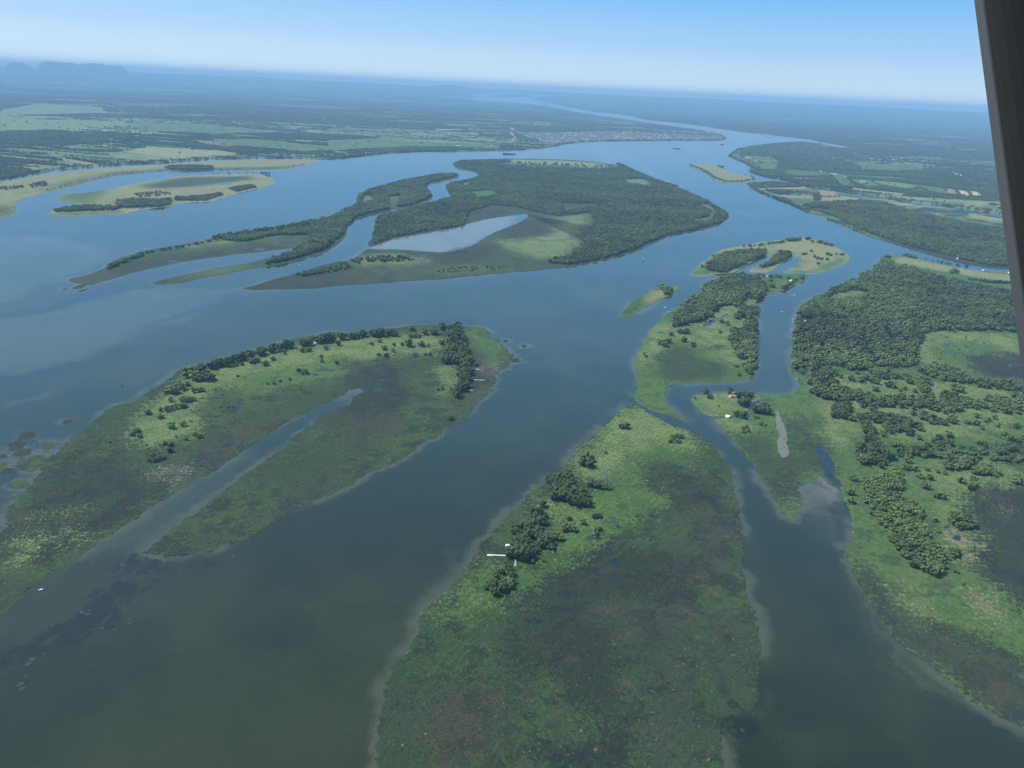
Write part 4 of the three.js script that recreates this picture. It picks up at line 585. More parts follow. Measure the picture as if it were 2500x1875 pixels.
spots('e', [[2005, 770, 21, 'big dark tree in the lower meadow of the long wooded island'], [1985, 755, 16], [2030, 748, 15], [2050, 702, 14], [2110, 680, 12], [2150, 678, 12], [2130, 740, 11], [2190, 765, 12], [2070, 645, 14], [2100, 640, 15], [1890, 838, 7], [1880, 822, 6]], 'in the lower meadow of the long wooded island');
grove(C('f', 195, 285, 205, 250, 300, 188, 420, 168, 570, 160, 572, 182, 480, 225, 380, 280, 300, 302), 13, 12, 19, 'in the larger wood of the meadow island', 0.85); grove(C('f', 495, 282, 600, 238, 660, 178, 730, 180, 725, 205, 620, 255), 13, 12, 19, 'in the smaller wood of the meadow island', 0.9);
row(C('f', 460, 138, 560, 126, 640, 116, 690, 108), 18, 10, 14, 'in the shore row of the meadow island'); row(C('f', 705, 103, 790, 96), 12, 14, 20, 'in the shore row of the meadow island'); row(C('f', 815, 90, 860, 92), 16, 14, 18, 'in the shore row of the meadow island'); row(C('f', 870, 108, 920, 116, 1005, 136), 14, 13, 18, 'in the shore row of the meadow island');
spots('f', [[808, 188, 12], [825, 188, 11], [860, 168, 10, 'small round tree in the middle of the meadow island hayfield'], [880, 205, 14], [900, 218, 15], [925, 222, 14], [905, 248, 12], [963, 190, 15], [985, 195, 12], [960, 222, 12], [1020, 188, 11], [1045, 192, 12], [1060, 190, 12], [430, 138, 11], [165, 265, 11], [250, 225, 10], [240, 200, 10]], 'in the hayfield of the meadow island');
spots('e', [[1990, 405, 20], [2010, 420, 18], [2035, 412, 17], [2050, 425, 16], [2020, 438, 18], [2040, 442, 14]], 'in the single clump on the slender grass island');
// cottage islet and meadow below it
spots('f', [[190, 1073, 15, 'tall thin tree at the corner of the cottage islet'], [205, 1100, 8], [225, 1103, 8], [345, 1068, 15], [340, 1080, 12], [398, 1100, 18], [380, 1090, 13], [425, 1150, 19], [450, 1140, 17], [405, 1138, 15], [455, 1100, 17], [440, 1090, 15], [480, 1090, 12], [385, 1215, 15], [420, 1225, 15], [440, 1210, 11], [505, 1190, 19], [535, 1195, 20], [560, 1175, 20], [575, 1200, 16], [270, 1155, 6]], 'among the cottage trees by the winding channel');
spots('i', [[425, 255, 8], [450, 245, 8], [430, 278, 8], [460, 272, 8], [540, 232, 11, 'dark pointed tree in the meadow below the cottages'], [520, 190, 8], [500, 185, 8], [120, 62, 6], [570, 235, 6]], 'in the meadow below the cottages', 'bush');
// right island
const clearing = C('f', 940, 480, 1000, 442, 1120, 408, 1230, 418, 1200, 470, 1060, 490), clear2 = C('f', 815, 640, 800, 600, 835, 580, 845, 630), clear3 = C('f', 1385, 205, 1480, 205, 2145, 330, 2300, 345, 2145, 368, 1900, 335, 1650, 285, 1420, 248);
grove(C('f', 1330, 215, 1400, 262, 1500, 282, 1700, 342, 1900, 392, 2150, 432, 2400, 520, 2500, 700, 2212, 690, 2000, 670, 1800, 668, 1660, 672, 1560, 690, 1555, 760, 1500, 800, 1540, 890, 1450, 905, 1350, 895, 1250, 915, 1100, 925, 1000, 895, 900, 890, 860, 955, 795, 945, 755, 910, 748, 830, 765, 700, 765, 630, 805, 530, 885, 475, 965, 448, 1010, 405, 1150, 345, 1250, 290), 12.5, 7, 20, 'in the dense forest of the large right island', 0.86, 0, 'tree', [clearing, clear2, clear3]);
grove(C('f', 835, 975, 960, 910, 1000, 1005, 1050, 1055, 1190, 1085, 1150, 1110, 960, 1115, 865, 1070), 12.5, 13, 19, 'in the belt south of the forest on the right island', 0.85);
grove(C('f', 1000, 930, 1550, 905, 1900, 960, 2212, 1020, 2500, 1060, 2500, 1260, 1000, 1260, 1100, 1150, 985, 1150), 14, 9, 16, 'scattered over the open grass of the right island', 0.42, 38);
grove(C('f', 1560, 900, 1700, 890, 1800, 940, 1900, 990, 2212, 1050, 2212, 1070, 1850, 1010, 1600, 960), 13, 10, 16, 'in the open belt below the forest of the right island', 0.8);
grove(C('f', 1560, 690, 2212, 730, 2500, 760, 2500, 1000, 1900, 940, 1550, 880), 24, 3, 6, 'in the marsh meadow of the right island', 0.4, 0, 'bush');
grove(C('i', 985, 120, 1080, 60, 1100, 130, 1070, 200, 1000, 190), 12, 13, 18, 'in the round clump at the meadow edge', 0.9);
grove(C('i', 1135, 195, 1240, 250, 1280, 340, 1350, 410, 1380, 450, 1310, 505, 1160, 470, 1140, 390, 1220, 310), 12, 11, 17, 'in the curved belt of the right island', 0.85);
grove(C('i', 1240, 170, 1400, 180, 1550, 260, 1400, 285, 1280, 250), 11.5, 11, 16, 'in the cross belt of the right island', 0.85);
grove(C('i', 1450, 380, 1620, 350, 1620, 440, 1480, 440), 13, 10, 16, 'in the little grove on the right island', 0.7);
grove(C('i', 1185, 575, 1400, 530, 1470, 665, 1330, 650, 1500, 730, 1580, 810, 1560, 890, 1700, 1085, 1690, 1165, 1620, 1192, 1500, 1130, 1420, 1040, 1350, 950, 1280, 840, 1200, 750, 1190, 650), 9.5, 8, 14, 'in the long grove by the shallow bay', 0.92);
grove(C('i', 1700, 410, 1900, 380, 1925, 450, 1830, 525, 1690, 515), 11, 10, 16, 'in the thick grove far right on the open grass', 0.9); grove(C('i', 1890, 480, 2010, 480, 2040, 550, 1900, 545), 11, 9, 15, 'in the far right grove above the dark marsh', 0.85); grove(C('i', 1690, 800, 1900, 830, 1925, 915, 1780, 890), 9.5, 7, 12, 'in the small grove beside the dark marsh', 0.7); grove(C('i', 1720, 1030, 1800, 1020, 1800, 1080, 1740, 1070), 8, 7, 11, 'in the tiny grove beside the dark marsh', 0.85);
grove(C('i', 1400, 60, 2212, 60, 2500, 300, 2500, 620, 2212, 620, 1900, 640, 1600, 700, 1480, 560, 1300, 300), 15, 7, 14, 'scattered over the lower grass of the right island', 0.40, 32);
spots('i', [[1120, 580, 11], [1105, 668, 12], [1110, 722, 11, 'dark tree beside the bright grass at the bay shore'], [1090, 655, 9], [1415, 410, 12], [1470, 468, 12], [1458, 510, 12], [1760, 1068, 9], [1775, 1165, 7], [1640, 840, 8], [1660, 910, 7], [1820, 1240, 5], [1570, 605, 9], [1650, 690, 12], [1690, 695, 13], [1175, 455, 14], [1420, 580, 11]], 'in the open grass by the bay');
// left far islands
row(C('d', 680, 540, 750, 510, 830, 478, 920, 452), 14, 13, 18, 'on the narrow wooded island'); row(C('d', 920, 440, 1100, 412, 1250, 382, 1400, 352), 22, 9, 14, 'on the narrow wooded island'); row(C('d', 1350, 350, 1450, 335, 1600, 312, 1750, 290, 1900, 265, 2000, 240, 2080, 225), 13, 15, 22, 'on the narrow wooded island', 14);
grove([...C('d', 1420, 350, 1700, 315, 1950, 275, 2080, 225), ...C('b', 0, 1005, 60, 975, 110, 945, 190, 915, 200, 860, 280, 815, 480, 762, 700, 722, 800, 716, 825, 728, 700, 758, 640, 770, 615, 795, 640, 830, 655, 860, 560, 905, 450, 925, 290, 960, 180, 990, 110, 1045, 100, 1090, 0, 1185), ...C('d', 2100, 400, 1900, 470, 1680, 515, 1750, 480, 1850, 440, 1960, 370, 2000, 330, 1900, 320, 1700, 340, 1500, 370)], 11.5, 11, 20, 'on the narrow wooded island', 0.82, 0, 'tree', [C('b', 215, 860, 260, 842, 300, 880, 260, 903, 215, 900), C('b', 380, 860, 470, 850, 440, 940, 390, 935), C('d', 1650, 340, 1800, 320, 1950, 340, 1800, 370)]);
grove(C('d', 850, 60, 1000, 45, 1100, 60, 1000, 80, 880, 85), 16, 6, 10, 'on the low grassy island', 0.7); grove(C('d', 740, 110, 820, 100, 1000, 105, 1090, 95, 1085, 130, 1020, 148, 920, 145, 800, 152, 750, 145), 13, 12, 18, 'on the low grassy island', 0.85); grove(C('d', 340, 172, 420, 155, 560, 140, 700, 145, 760, 150, 740, 165, 500, 172, 380, 178), 12, 12, 18, 'on the low grassy island', 0.75); grove(C('d', 1110, 85, 1300, 75, 1400, 55, 1420, 70, 1310, 105, 1120, 108), 13, 9, 14, 'on the low grassy island', 0.8); grove(C('d', 1460, 30, 1600, 8, 1625, 22, 1500, 48), 12, 12, 17, 'on the low grassy island', 0.9); row(C('a', 1250, 1112, 1500, 1106, 1660, 1104), 60, 8, 12, 'on the low grassy island'); row(C('a', 1660, 1104, 1712, 1110), 14, 14, 22, 'on the low grassy island');
grove(C('a', 1050, 1062, 1200, 1055, 1350, 1060, 1350, 1078, 1200, 1082, 1060, 1078), 14, 12, 18, 'on the marsh strip', 0.95); grove(C('a', 180, 1175, 290, 1150, 300, 1180, 200, 1195), 16, 7, 12, 'on the marsh strip', 0.7); grove(C('a', -200, 1200, 150, 1180, 150, 1200, -200, 1225), 18, 6, 11, 'on the marsh strip', 0.6); row(C('a', 300, 1215, 500, 1160, 750, 1108, 1050, 1086, 1600, 1078, 1800, 1068, 1950, 1042), 40, 5, 10, 'on the marsh strip', 10);
// large central island
grove([...C('b', 810, 662, 850, 632, 960, 632, 1150, 625, 1160, 640, 1000, 650, 1300, 680, 1500, 680, 1740, 690, 1860, 672, 1950, 715, 2050, 760), ...C('c', 0, 805, 100, 845, 200, 890, 280, 940, 330, 972, 320, 1000, 270, 1028, 150, 1062, 0, 1092), ...C('b', 2050, 1142, 1950, 1195, 1850, 1240), ...C('e', 1850, 132, 1700, 190, 1550, 230, 1380, 252, 1250, 235, 1400, 200, 1500, 110, 1560, 0), ...C('b', 1680, 960, 1480, 985, 1400, 975, 1200, 925, 1050, 912, 900, 955, 860, 1045, 600, 1085, 400, 1125, 300, 1165, 290, 1110, 310, 1050, 320, 990, 500, 942, 720, 888, 790, 865, 765, 800, 780, 780, 940, 745, 970, 712, 930, 694)], 13.5, 7, 18, 'in the forest of the large central island', 0.88, 0, 'tree', [C('b', 1890, 750, 2000, 745, 2060, 770, 2040, 795, 1900, 775), C('c', 130, 910, 210, 905, 260, 950, 230, 1010, 60, 1035, 100, 1010, 200, 990, 220, 950), C('b', 840, 775, 880, 765, 910, 780, 880, 795), C('b', 900, 830, 1050, 815, 1090, 850, 950, 870), C('b', 1480, 900, 1700, 905, 1740, 920, 1500, 960)]);
grove(C('b', 1200, 640, 1800, 660, 1850, 690, 1500, 672, 1200, 668), 40, 10, 18, 'on the far meadow of the large central island', 0.5); row(C('b', 1440, 685, 1800, 690), 14, 10, 15, 'on the far meadow of the large central island'); row(C('b', 1850, 655, 2050, 748, 2212, 800), 12, 14, 22, 'in the shore row of the large central island', 12);
grove(C('e', 20, 225, 140, 200, 380, 205, 420, 225, 200, 240, 30, 250), 15, 8, 14, 'on the marsh of the large central island', 0.7); grove(C('e', 540, 290, 700, 268, 1000, 262, 1000, 285, 560, 305), 14, 4, 9, 'on the marsh of the large central island', 0.6); grove(C('d', 1830, 588, 2000, 550, 2212, 500, 2212, 540, 1950, 585), 13, 8, 15, 'on the marsh of the large central island', 0.75); grove(C('e', 640, 180, 750, 150, 760, 180, 660, 195), 14, 4, 8, 'on the marsh of the large central island', 0.5);
row(C('c', 90, 660, 150, 680, 210, 712, 240, 738, 300, 760), 13, 9, 15, 'on the small meadow island', 6); row(C('c', 300, 762, 400, 764, 495, 752), 14, 9, 15, 'on the small meadow island', 10); spots('c', [[275, 672, 22], [290, 680, 24], [300, 675, 20], [440, 722, 14], [480, 735, 16], [490, 742, 17]], 'on the small meadow island');
// right mainland forest and hedgerows
grove(C('c', 810, 912, 880, 900, 1000, 895, 1180, 885, 1350, 908, 1500, 955, 1900, 1040, 2400, 1120, 2700, 1330, 2000, 1300, 1800, 1255, 1700, 1225, 1540, 1192, 1400, 1150, 1250, 1100, 1100, 1035, 980, 975, 820, 930), 14, 8, 18, 'in the forest of the right bank', 0.9, 0, 'tree', [C('c', 830, 935, 900, 930, 1000, 950, 960, 965)]);
grove(C('c', 455, 778, 620, 768, 790, 788, 780, 798, 500, 806), 14, 11, 16, 'in the fields of the right bank', 0.9); grove(C('c', 560, 815, 700, 818, 850, 830, 640, 848), 15, 9, 14, 'in the fields of the right bank', 0.6); row(C('c', 480, 800, 560, 838, 650, 872, 750, 912, 850, 955), 16, 9, 15, 'in the fields of the right bank', 8); grove(C('c', 875, 840, 910, 835, 920, 880, 880, 885), 14, 11, 16, 'in the fields of the right bank', 0.9); row(C('c', 910, 860, 1040, 862), 14, 9, 14, 'in the fields of the right bank'); row(C('c', 700, 850, 800, 850), 14, 9, 14, 'in the fields of the right bank'); row(C('c', 820, 795, 1000, 822, 1200, 852, 1400, 882, 1500, 900), 22, 9, 14, 'in the fields of the right bank', 8); row(C('c', 960, 1000, 1100, 1050, 1200, 1095), 20, 6, 11, 'in the fields of the right bank', 8); row(C('f', 1335, 205, 1355, 210), 8, 13, 16, 'on the point of the right island'); row(C('f', 1440, 195, 1540, 215), 11, 12, 16, 'on the point of the right island'); row(C('f', 1590, 222, 1680, 238, 1760, 258, 1850, 268), 18, 8, 14, 'on the point of the right island');
row(C('f', 1850, 345, 2000, 368, 2145, 372), 14, 11, 16, 'on the point of the right island'); spots('f', [[1765, 300, 20], [1750, 305, 17], [1785, 305, 16]], 'on the point of the right island');
log('placed ' + trees.length);

// woods of the mainland: every tree stands where the plain is wooded
const plainTrees = [], farTrees = [];
for (const [box, line, st, lo] of [[[-6500, -9500, 2600, -3000], plainL, 17, 0], [[1200, -9500, 6500, -2900], plainR, 17, 0]]) {
  const m = new Mask(box, 1500, 1500).fill(line, 1);
  for (let z = box[3]; z > box[1]; z -= st) for (let x = box[0]; x < box[2]; x += st) {
    if (Math.abs(x) > -z * 0.74 + 200) continue;
    const px = x + rr(-8, 8), pz = z + rr(-8, 8); if (!m.at(px, pz)) continue;
    const k = plainKind(px, pz), t = rnd();
    if (k === 'wood' ? t < 0.85 : k === 'town' ? t < 0.45 : t < 0.004) plainTrees.push([px, pz, rr(9, 17)]);
  }
}
const farLand = new Mask([-38000, -51000, 38000, -9000], 1800, 1400).fill(plainL, 1).fill(plainR, 1).fill(lakeLine, 0);
for (let z = -9500; z > -24000; z -= 42) for (let x = z * 0.74; x < -z * 0.74; x += 42) {
  const px = x + rr(-20, 20), pz = z + rr(-20, 20); if (!farLand.at(px, pz)) continue;
  if (plainKind(px, pz) === 'wood' && rnd() < 0.75) farTrees.push([px, pz, rr(10, 16)]);
}
for (let z = -24000; z > -50000; z -= 95) for (let x = z * 0.74; x < -z * 0.74; x += 95) {
  const px = x + rr(-45, 45), pz = z + rr(-45, 45); if (plainKind(px, pz) === 'wood' && rnd() < 0.7 && farLand.at(px, pz)) farTrees.push([px, pz, rr(10, 16), 100]);
}
for (const [P, n] of [[southShore, 26], [eastShore, 26], [upSouth, 30], [upNorth, 40]]) for (let s = 0; s + 1 < P.length; s++) { const [a, b] = P[s], [c, d] = P[s + 1], L = Math.hypot(c - a, d - b); if (L > 6000 || Math.hypot(a, b) > 24000) continue; for (let t = 0; t < L; t += n * rr(0.4, 1.4)) { const q = t / L; const px = a + (c - a) * q + rr(-14, 14), pz = b + (d - b) * q - rr(10, 90); plainTrees.push([px, pz, rr(9, 17)]); } }
log('plain trees ' + plainTrees.length + ' ' + farTrees.length);

const apparent = (t) => t.h / Math.hypot(t.x, ALT, t.z);
const toView = new THREE.Vector3();
const inFrame = (t) => { toView.set(t.x, t.h / 2, t.z).project(camera); return Math.abs(toView.x) < 1.0 && toView.y > -1 && toView.y < 1 && toView.z < 1; };
for (const t of trees) t.big = inFrame(t) ? apparent(t) + (t.label ? 1 : 0) : 0;
const real = trees.filter((t) => t.kind === 'tree').sort((p, q) => q.big - p.big), bushes = trees.filter((t) => t.kind === 'bush').sort((p, q) => q.big - p.big);
const SIZE = (h) => (h > 17 ? 'tall' : h > 12.5 ? 'middle sized' : 'small');
function plant(t, n) {
  const bush = t.kind === 'bush', g = new THREE.Group(), shape = bush ? BUSH[n % 3] : CROWN[n % 6];
  const mat = bush || (t.h < 11 && n % 3 === 0) ? foliagePale : n % 4 === 1 ? foliageDark : foliage;
  const cr = mesh('crown', shape, mat, g); if (!bush) { mesh('trunk', TRUNK[n % 2], bark, g); } else { const s = mesh('stem', TRUNK[n % 2], bark, g); s.scale.set(1, 0.6, 1); }
  g.position.set(t.x, t.y, t.z); g.scale.set(t.w, t.h, t.w); g.rotation.y = rr(0, 6.28);
  const base = bush ? 'small leafy bush' : `${SIZE(t.h)} leafy tree`;
  put(g, bush ? 'bush' : 'tree', t.label ?? `${base} ${t.where}`, bush ? 'bush' : 'tree', (bush ? 'bushes ' : 'trees ') + t.where);
}
const ordinal = (n) => n === 1 ? 'leftmost' : n + (n % 10 === 1 && n % 100 !== 11 ? 'st' : n % 10 === 2 && n % 100 !== 12 ? 'nd' : n % 10 === 3 && n % 100 !== 13 ? 'rd' : 'th');
function single(list, most, noun) {        // whole groves are told apart one by one from left to right; a grove too large for that shares its label
  const by = new Map(); for (const t of list) if (t.big) { if (!by.has(t.where)) by.set(t.where, []); by.get(t.where).push(t); }
  const groups = [...by.values()].sort((p, q) => q[q.length >> 1].big % 1 - p[p.length >> 1].big % 1), out = new Set();
  for (const g of groups) if (out.size + g.length <= most) {
    g.sort((p, q) => toView.set(p.x, p.h / 2, p.z).project(camera).x - toView.set(q.x, q.h / 2, q.z).project(camera).x);
    g.forEach((t, n) => { out.add(t); t.label ??= `${ordinal(n + 1)} ${noun}${n ? ' from the left' : ''} ${t.where}`; });
  }
  for (const t of list) if (out.size < most && t.big) out.add(t);
  return [[...out], list.filter((t) => !out.has(t))];
}
const [ownTrees, massTrees] = single(real, 300, 'tree'), [ownBushes, massBushes] = single(bushes, 60, 'bush');
ownTrees.forEach(plant); ownBushes.forEach(plant);
const M4 = new THREE.Matrix4(), Q4 = new THREE.Quaternion(), V4 = new THREE.Vector3(), S4 = new THREE.Vector3(), UP = new THREE.Vector3(0, 1, 0), TINT = new THREE.Color();
function mass(name, label, shapes, mat, list, y, tint) {
  shapes.forEach((shape, k) => {
    const mine = list.filter((_, n) => n % shapes.length === k), im = new THREE.InstancedMesh(shape, mat, mine.length);
    mine.forEach(([x, z, h, w = h], n) => {
      Q4.setFromAxisAngle(UP, rr(0, 6.28)); im.setMatrixAt(n, M4.compose(V4.set(x, y + rise(x, z), z), Q4, S4.set(w, h, w)));
      const t = tint * (nz(T1, x, z, 80) + nz(T2, x, z, 320, 0.4) - 1) + rr(-0.38, 0.55), g = Math.max(0.3, 0.98 + t); im.setColorAt(n, TINT.setRGB(g * (1 + 0.25 * (nz(T2, x, z, 50, 0.5) - 0.4)), g, g * rr(0.85, 1.1)));
    });
    put(im, name, label, 'forest', null, 'stuff');
  });
}
mass('woodland', 'dense leafy woodland covering the river islands', WOODCROWN, foliage, massTrees.map((t) => [t.x, t.z, t.h, t.w * 1.22]), 0.4, 0.9);
mass('shrubs', 'low shrubs scattered through the marsh meadows', [BUSH[0]], foliagePale, massBushes.map((t) => [t.x, t.z, t.h * 0.6, t.w * 1.3]), 0.4, 0.6);
mass('woods', 'dark woods and hedgerows of the mainland farms', FARCROWN, foliage, plainTrees.map(([x, z, h]) => [x, z, h, h * 1.5]), 1.0, 0.7);
mass('far_woods', 'far blue woods of the plain', [FARCROWN[0]], foliage, farTrees.map(([x, z, h, w = 46]) => [x, z, h, w]), 0.3, 0.5);

// reeds and tussocks: the low uneven growth of the near marshes
{
  const tuft = (() => { const p = []; for (let k = 0; k < 5; k++) { const g = new THREE.IcosahedronGeometry(rr(0.28, 0.5), 0); g.scale(1, rr(0.7, 1.2), 1); g.translate(rr(-0.55, 0.55), 0.15, rr(-0.55, 0.55)); p.push(g); } return mergeGeometries(p); })();
  const tall = [];
  for (const [L, n] of [[isleL, 30000], [isleB, 30000], [isleE, 26000], [isleC, 6000]]) {
    const b = L.box; let made = 0;
    for (let tries = 0; made < n && tries < n * 6; tries++) { const x = rr(b[0], b[2]), z = rr(b[1], b[3]); if (!L.mask.at(x, z) || Math.abs(x) > -z * 0.75) continue; if (nz(T2, x, z, 26, 0.45) * 0.6 + nz(T1, x, z, 7, 0.2) * 0.4 < 0.46) continue; made++; cover(L.kindAt(x, z), x, z, 1); tall.push([x, z, rr(0.4, 1.3), rr(0.9, 2.8), rgb.map((v) => Math.pow(v / 255, 2.2))]); }
  }
  const mat = new THREE.MeshStandardMaterial({ color: lin(1, 1, 1), roughness: 0.95 });
  const im = new THREE.InstancedMesh(tuft, mat, tall.length);
  tall.forEach(([x, z, h, w, c], n) => { Q4.setFromAxisAngle(UP, rr(0, 6.28)); im.setMatrixAt(n, M4.compose(V4.set(x, 0.42, z), Q4, S4.set(w, h, w))); const g = rr(0.75, 1.45); im.setColorAt(n, TINT.setRGB(c[0] * g, c[1] * g, c[2] * g * rr(0.85, 1.1))); });
  put(im, 'reeds', 'low reeds and tussocks growing over the near marshes', 'reeds', null, 'stuff');
}
log('planted');

// ---------------------------------------------------------------- houses
const WALLS = [std(0.72, 0.72, 0.70), std(0.55, 0.50, 0.44), std(0.46, 0.22, 0.17), std(0.62, 0.64, 0.66)], ROOFS = [std(0.36, 0.36, 0.38), std(0.62, 0.62, 0.63), std(0.40, 0.16, 0.12), std(0.80, 0.80, 0.80), std(0.22, 0.21, 0.22)];
const glassDark = new THREE.MeshStandardMaterial({ color: lin(0.03, 0.04, 0.05), roughness: 0.1 });
const wallG = new THREE.BoxGeometry(1, 1, 1).translate(0, 0.5, 0);
const roofG = (() => { const s = new THREE.Shape([new THREE.Vector2(-0.56, 0), new THREE.Vector2(0.56, 0), new THREE.Vector2(0, 0.5)]); const g = new THREE.ExtrudeGeometry(s, { depth: 1.12, bevelEnabled: false }); g.translate(0, 1.002, -0.56); return g; })();
const paneG = new THREE.BoxGeometry(0.16, 0.3, 0.02);
function house(x, z, y, w, d, h, turn, wall, roof, label, group, detail) {
  const g = new THREE.Group(); mesh('wall', wallG, wall, g); mesh('roof', roofG, roof, g);
  if (detail) { for (const px of [-0.28, 0.28]) { const p = mesh('window', paneG, glassDark, g); p.position.set(px, 0.55, 0.505); } const dd = mesh('door', new THREE.BoxGeometry(0.14, 0.7, 0.02), std(0.2, 0.15, 0.1), g); dd.position.set(0, 0.36, 0.505); }
  g.position.set(x, y, z); g.scale.set(w, h, d); g.rotation.y = turn;
  put(g, detail ? 'cottage' : 'house', label, detail ? 'cottage' : 'house', group);
}
const cot = (sx, sy, w, d, h, turn, wi, ri, label) => { const [x, z] = ground(sx, sy, 0.4); house(x, z, 0.4, w, d, h, turn, WALLS[wi], ROOFS[ri], label, null, true); };
cot(1786, 969, 10, 8, 3, 0.3, 0, 2, 'red roofed cottage on the lawn of the cottage islet'); cot(1796, 969, 7, 6, 3, 0.3, 0, 3, 'white shed beside the red roofed cottage'); cot(1788, 962, 4, 4, 3, 0.1, 0, 3, 'small white hut behind the red roofed cottage'); cot(1777, 1019, 10, 7, 3, 0.9, 0, 3, 'white cottage on the bright lawn by the winding channel');
cot(1240, 1337, 6, 5, 3, 0.2, 0, 3, 'white cottage left of the willow clump on the bottom island'); cot(1246, 1336, 4, 4, 2.6, 0.2, 1, 0, 'small brown shed beside the willow clump'); cot(640, 867, 9, 7, 3.4, 0.4, 0, 3, 'white cottage in a gap of the horseshoe island tree row'); cot(673, 858, 10, 8, 3.2, 0.4, 3, 0, 'grey roofed cottage in the horseshoe island tree row'); cot(772, 840, 8, 7, 3.2, 0.4, 0, 1, 'pale cottage farther right in the horseshoe island tree row'); cot(1155, 893, 8, 6, 3, 1.3, 1, 2, 'brown cottage in the tree belt at the horseshoe island tip');
cot(1857, 677, 9, 7, 3.4, 0.2, 0, 3, 'white cottage at the wood edge of the long wooded island'); cot(1874, 676, 6, 5, 3, 0.2, 0, 1, 'white cottage between two trees on the long wooded island'); cot(1931, 687, 8, 7, 4, 0.5, 0, 3, 'white cottage under trees at the island point'); cot(1939, 688, 5, 5, 3, 0.5, 3, 1, 'small grey hut at the island point'); cot(1840, 723, 8, 6, 3.2, 0.3, 0, 1, 'pale cottage behind the landing of the long island'); cot(1865, 599, 12, 8, 4, 0.3, 0, 3, 'white farmhouse at the far shore of the meadow island'); cot(1964, 786, 10, 8, 3.6, 0.2, 1, 1, 'pale cottage in a clearing of the right island forest'); cot(2167, 645, 9, 8, 4, 0.2, 0, 3, 'white cottage at the upper corner of the right island'); cot(2338, 633, 9, 7, 4, 0.2, 3, 1, 'pale cottage on the bank of the side channel'); cot(2401, 661, 9, 7, 3.5, 0.2, 0, 1, 'pale cottage on the near side of the side channel'); cot(2464, 667, 9, 7, 3.5, 0.2, 0, 3, 'white cottage farthest right on the side channel'); cot(385, 501, 10, 8, 4, 0.2, 0, 3, 'white cottage among trees on the low grassy island');
// farther houses
const far = [];
const along = (P, n, back, where, group, lo = 8, hi = 16) => { const L = []; let tot = 0; for (let s = 0; s + 1 < P.length; s++) { const l = Math.hypot(P[s + 1][0] - P[s][0], P[s + 1][1] - P[s][1]); L.push(l); tot += l; } for (let k = 0; k < n; k++) { let t = rnd() * tot, s = 0; while (t > L[s] && s < L.length - 1) { t -= L[s]; s++; } const q = t / L[s], a = P[s], b = P[s + 1]; far.push({ x: a[0] + (b[0] - a[0]) * q + rr(-10, 10), z: a[1] + (b[1] - a[1]) * q - rr(12, back), w: rr(lo, hi), where, group }); } };
const within = (P, n, where, group, lo, hi) => { const b = bounds(P); for (let k = 0, m = 0; k < n && m < n * 40; m++) { const x = rr(b[0], b[2]), z = rr(b[1], b[3]); if (!inside(P, x, z)) continue; k++; far.push({ x, z, w: rr(lo, hi), where, group }); } };
within(C('b', 1230, 470, 1500, 455, 1800, 445, 2212, 432, 2212, 497, 1800, 500, 1550, 512, 1400, 525), 420, 'in the dense riverside town', 'houses of the riverside town', 16, 38);
within(C('c', 0, 440, 200, 455, 305, 482, 290, 495, 0, 497), 150, 'on the tip of the riverside town', 'houses at the tip of the town', 14, 32);
along(C('b', 100, 606, 400, 576, 800, 566, 1200, 558, 1400, 541, 1500, 521), 90, 140, 'along the far left bank of the river', 'houses along the far left bank', 10, 20);
along(C('a', 250, 1084, 600, 1050, 850, 1034, 1300, 1006, 1900, 998, 2212, 994), 80, 180, 'behind the flat marsh strip', 'houses behind the marsh strip', 10, 18);
within(C('c', 640, 548, 900, 530, 1040, 590, 900, 598, 700, 588), 50, 'in the wooded village on the right bank', 'houses of the right bank village', 10, 22);
along(C('c', 680, 660, 900, 700, 1080, 735, 1260, 752), 26, 60, 'along the farm road of the right bank', 'farmhouses of the right bank', 12, 30); along(C('c', 1050, 590, 1300, 630, 1600, 640, 2050, 680), 40, 120, 'far back on the right bank plain', 'far farmhouses of the right bank', 14, 34); along(C('c', 1640, 670, 1800, 720, 1900, 770, 2050, 800), 30, 80, 'along the second farm road of the right bank', 'farmhouses on the second road', 12, 26);
along(C('a', 1650, 770, 1760, 700, 1790, 650), 26, 200, 'in the hamlet on the left plain', 'houses of the left plain hamlet', 14, 30); along(C('a', 700, 780, 760, 700, 700, 620), 22, 200, 'in the distant left hamlet', 'houses of the distant left hamlet', 14, 30); along(C('a', 1930, 800, 2050, 770, 2060, 725), 26, 200, 'in the village on the left plain', 'houses of the left plain village', 14, 30);
far.forEach((f) => { f.big = f.w / Math.hypot(f.x, f.z); });
far.sort((p, q) => q.big - p.big);
const KINDH = [[0, 3, 'white'], [0, 0, 'grey roofed white'], [1, 1, 'pale'], [2, 4, 'red brick'], [3, 1, 'grey'], [1, 2, 'red roofed']];
far.forEach((f, n) => { const k = KINDH[(hash2(n, 5) * KINDH.length) | 0]; f.k = k; f.d = f.w * rr(0.6, 0.9); f.h = rr(5, 9); f.t = rr(-0.5, 0.5); });
far.slice(0, 240).forEach((f) => house(f.x, f.z, 1.0, f.w, f.d, f.h, f.t, WALLS[f.k[0]], ROOFS[f.k[1]], `${f.k[2]} house ${f.where}`, f.group));
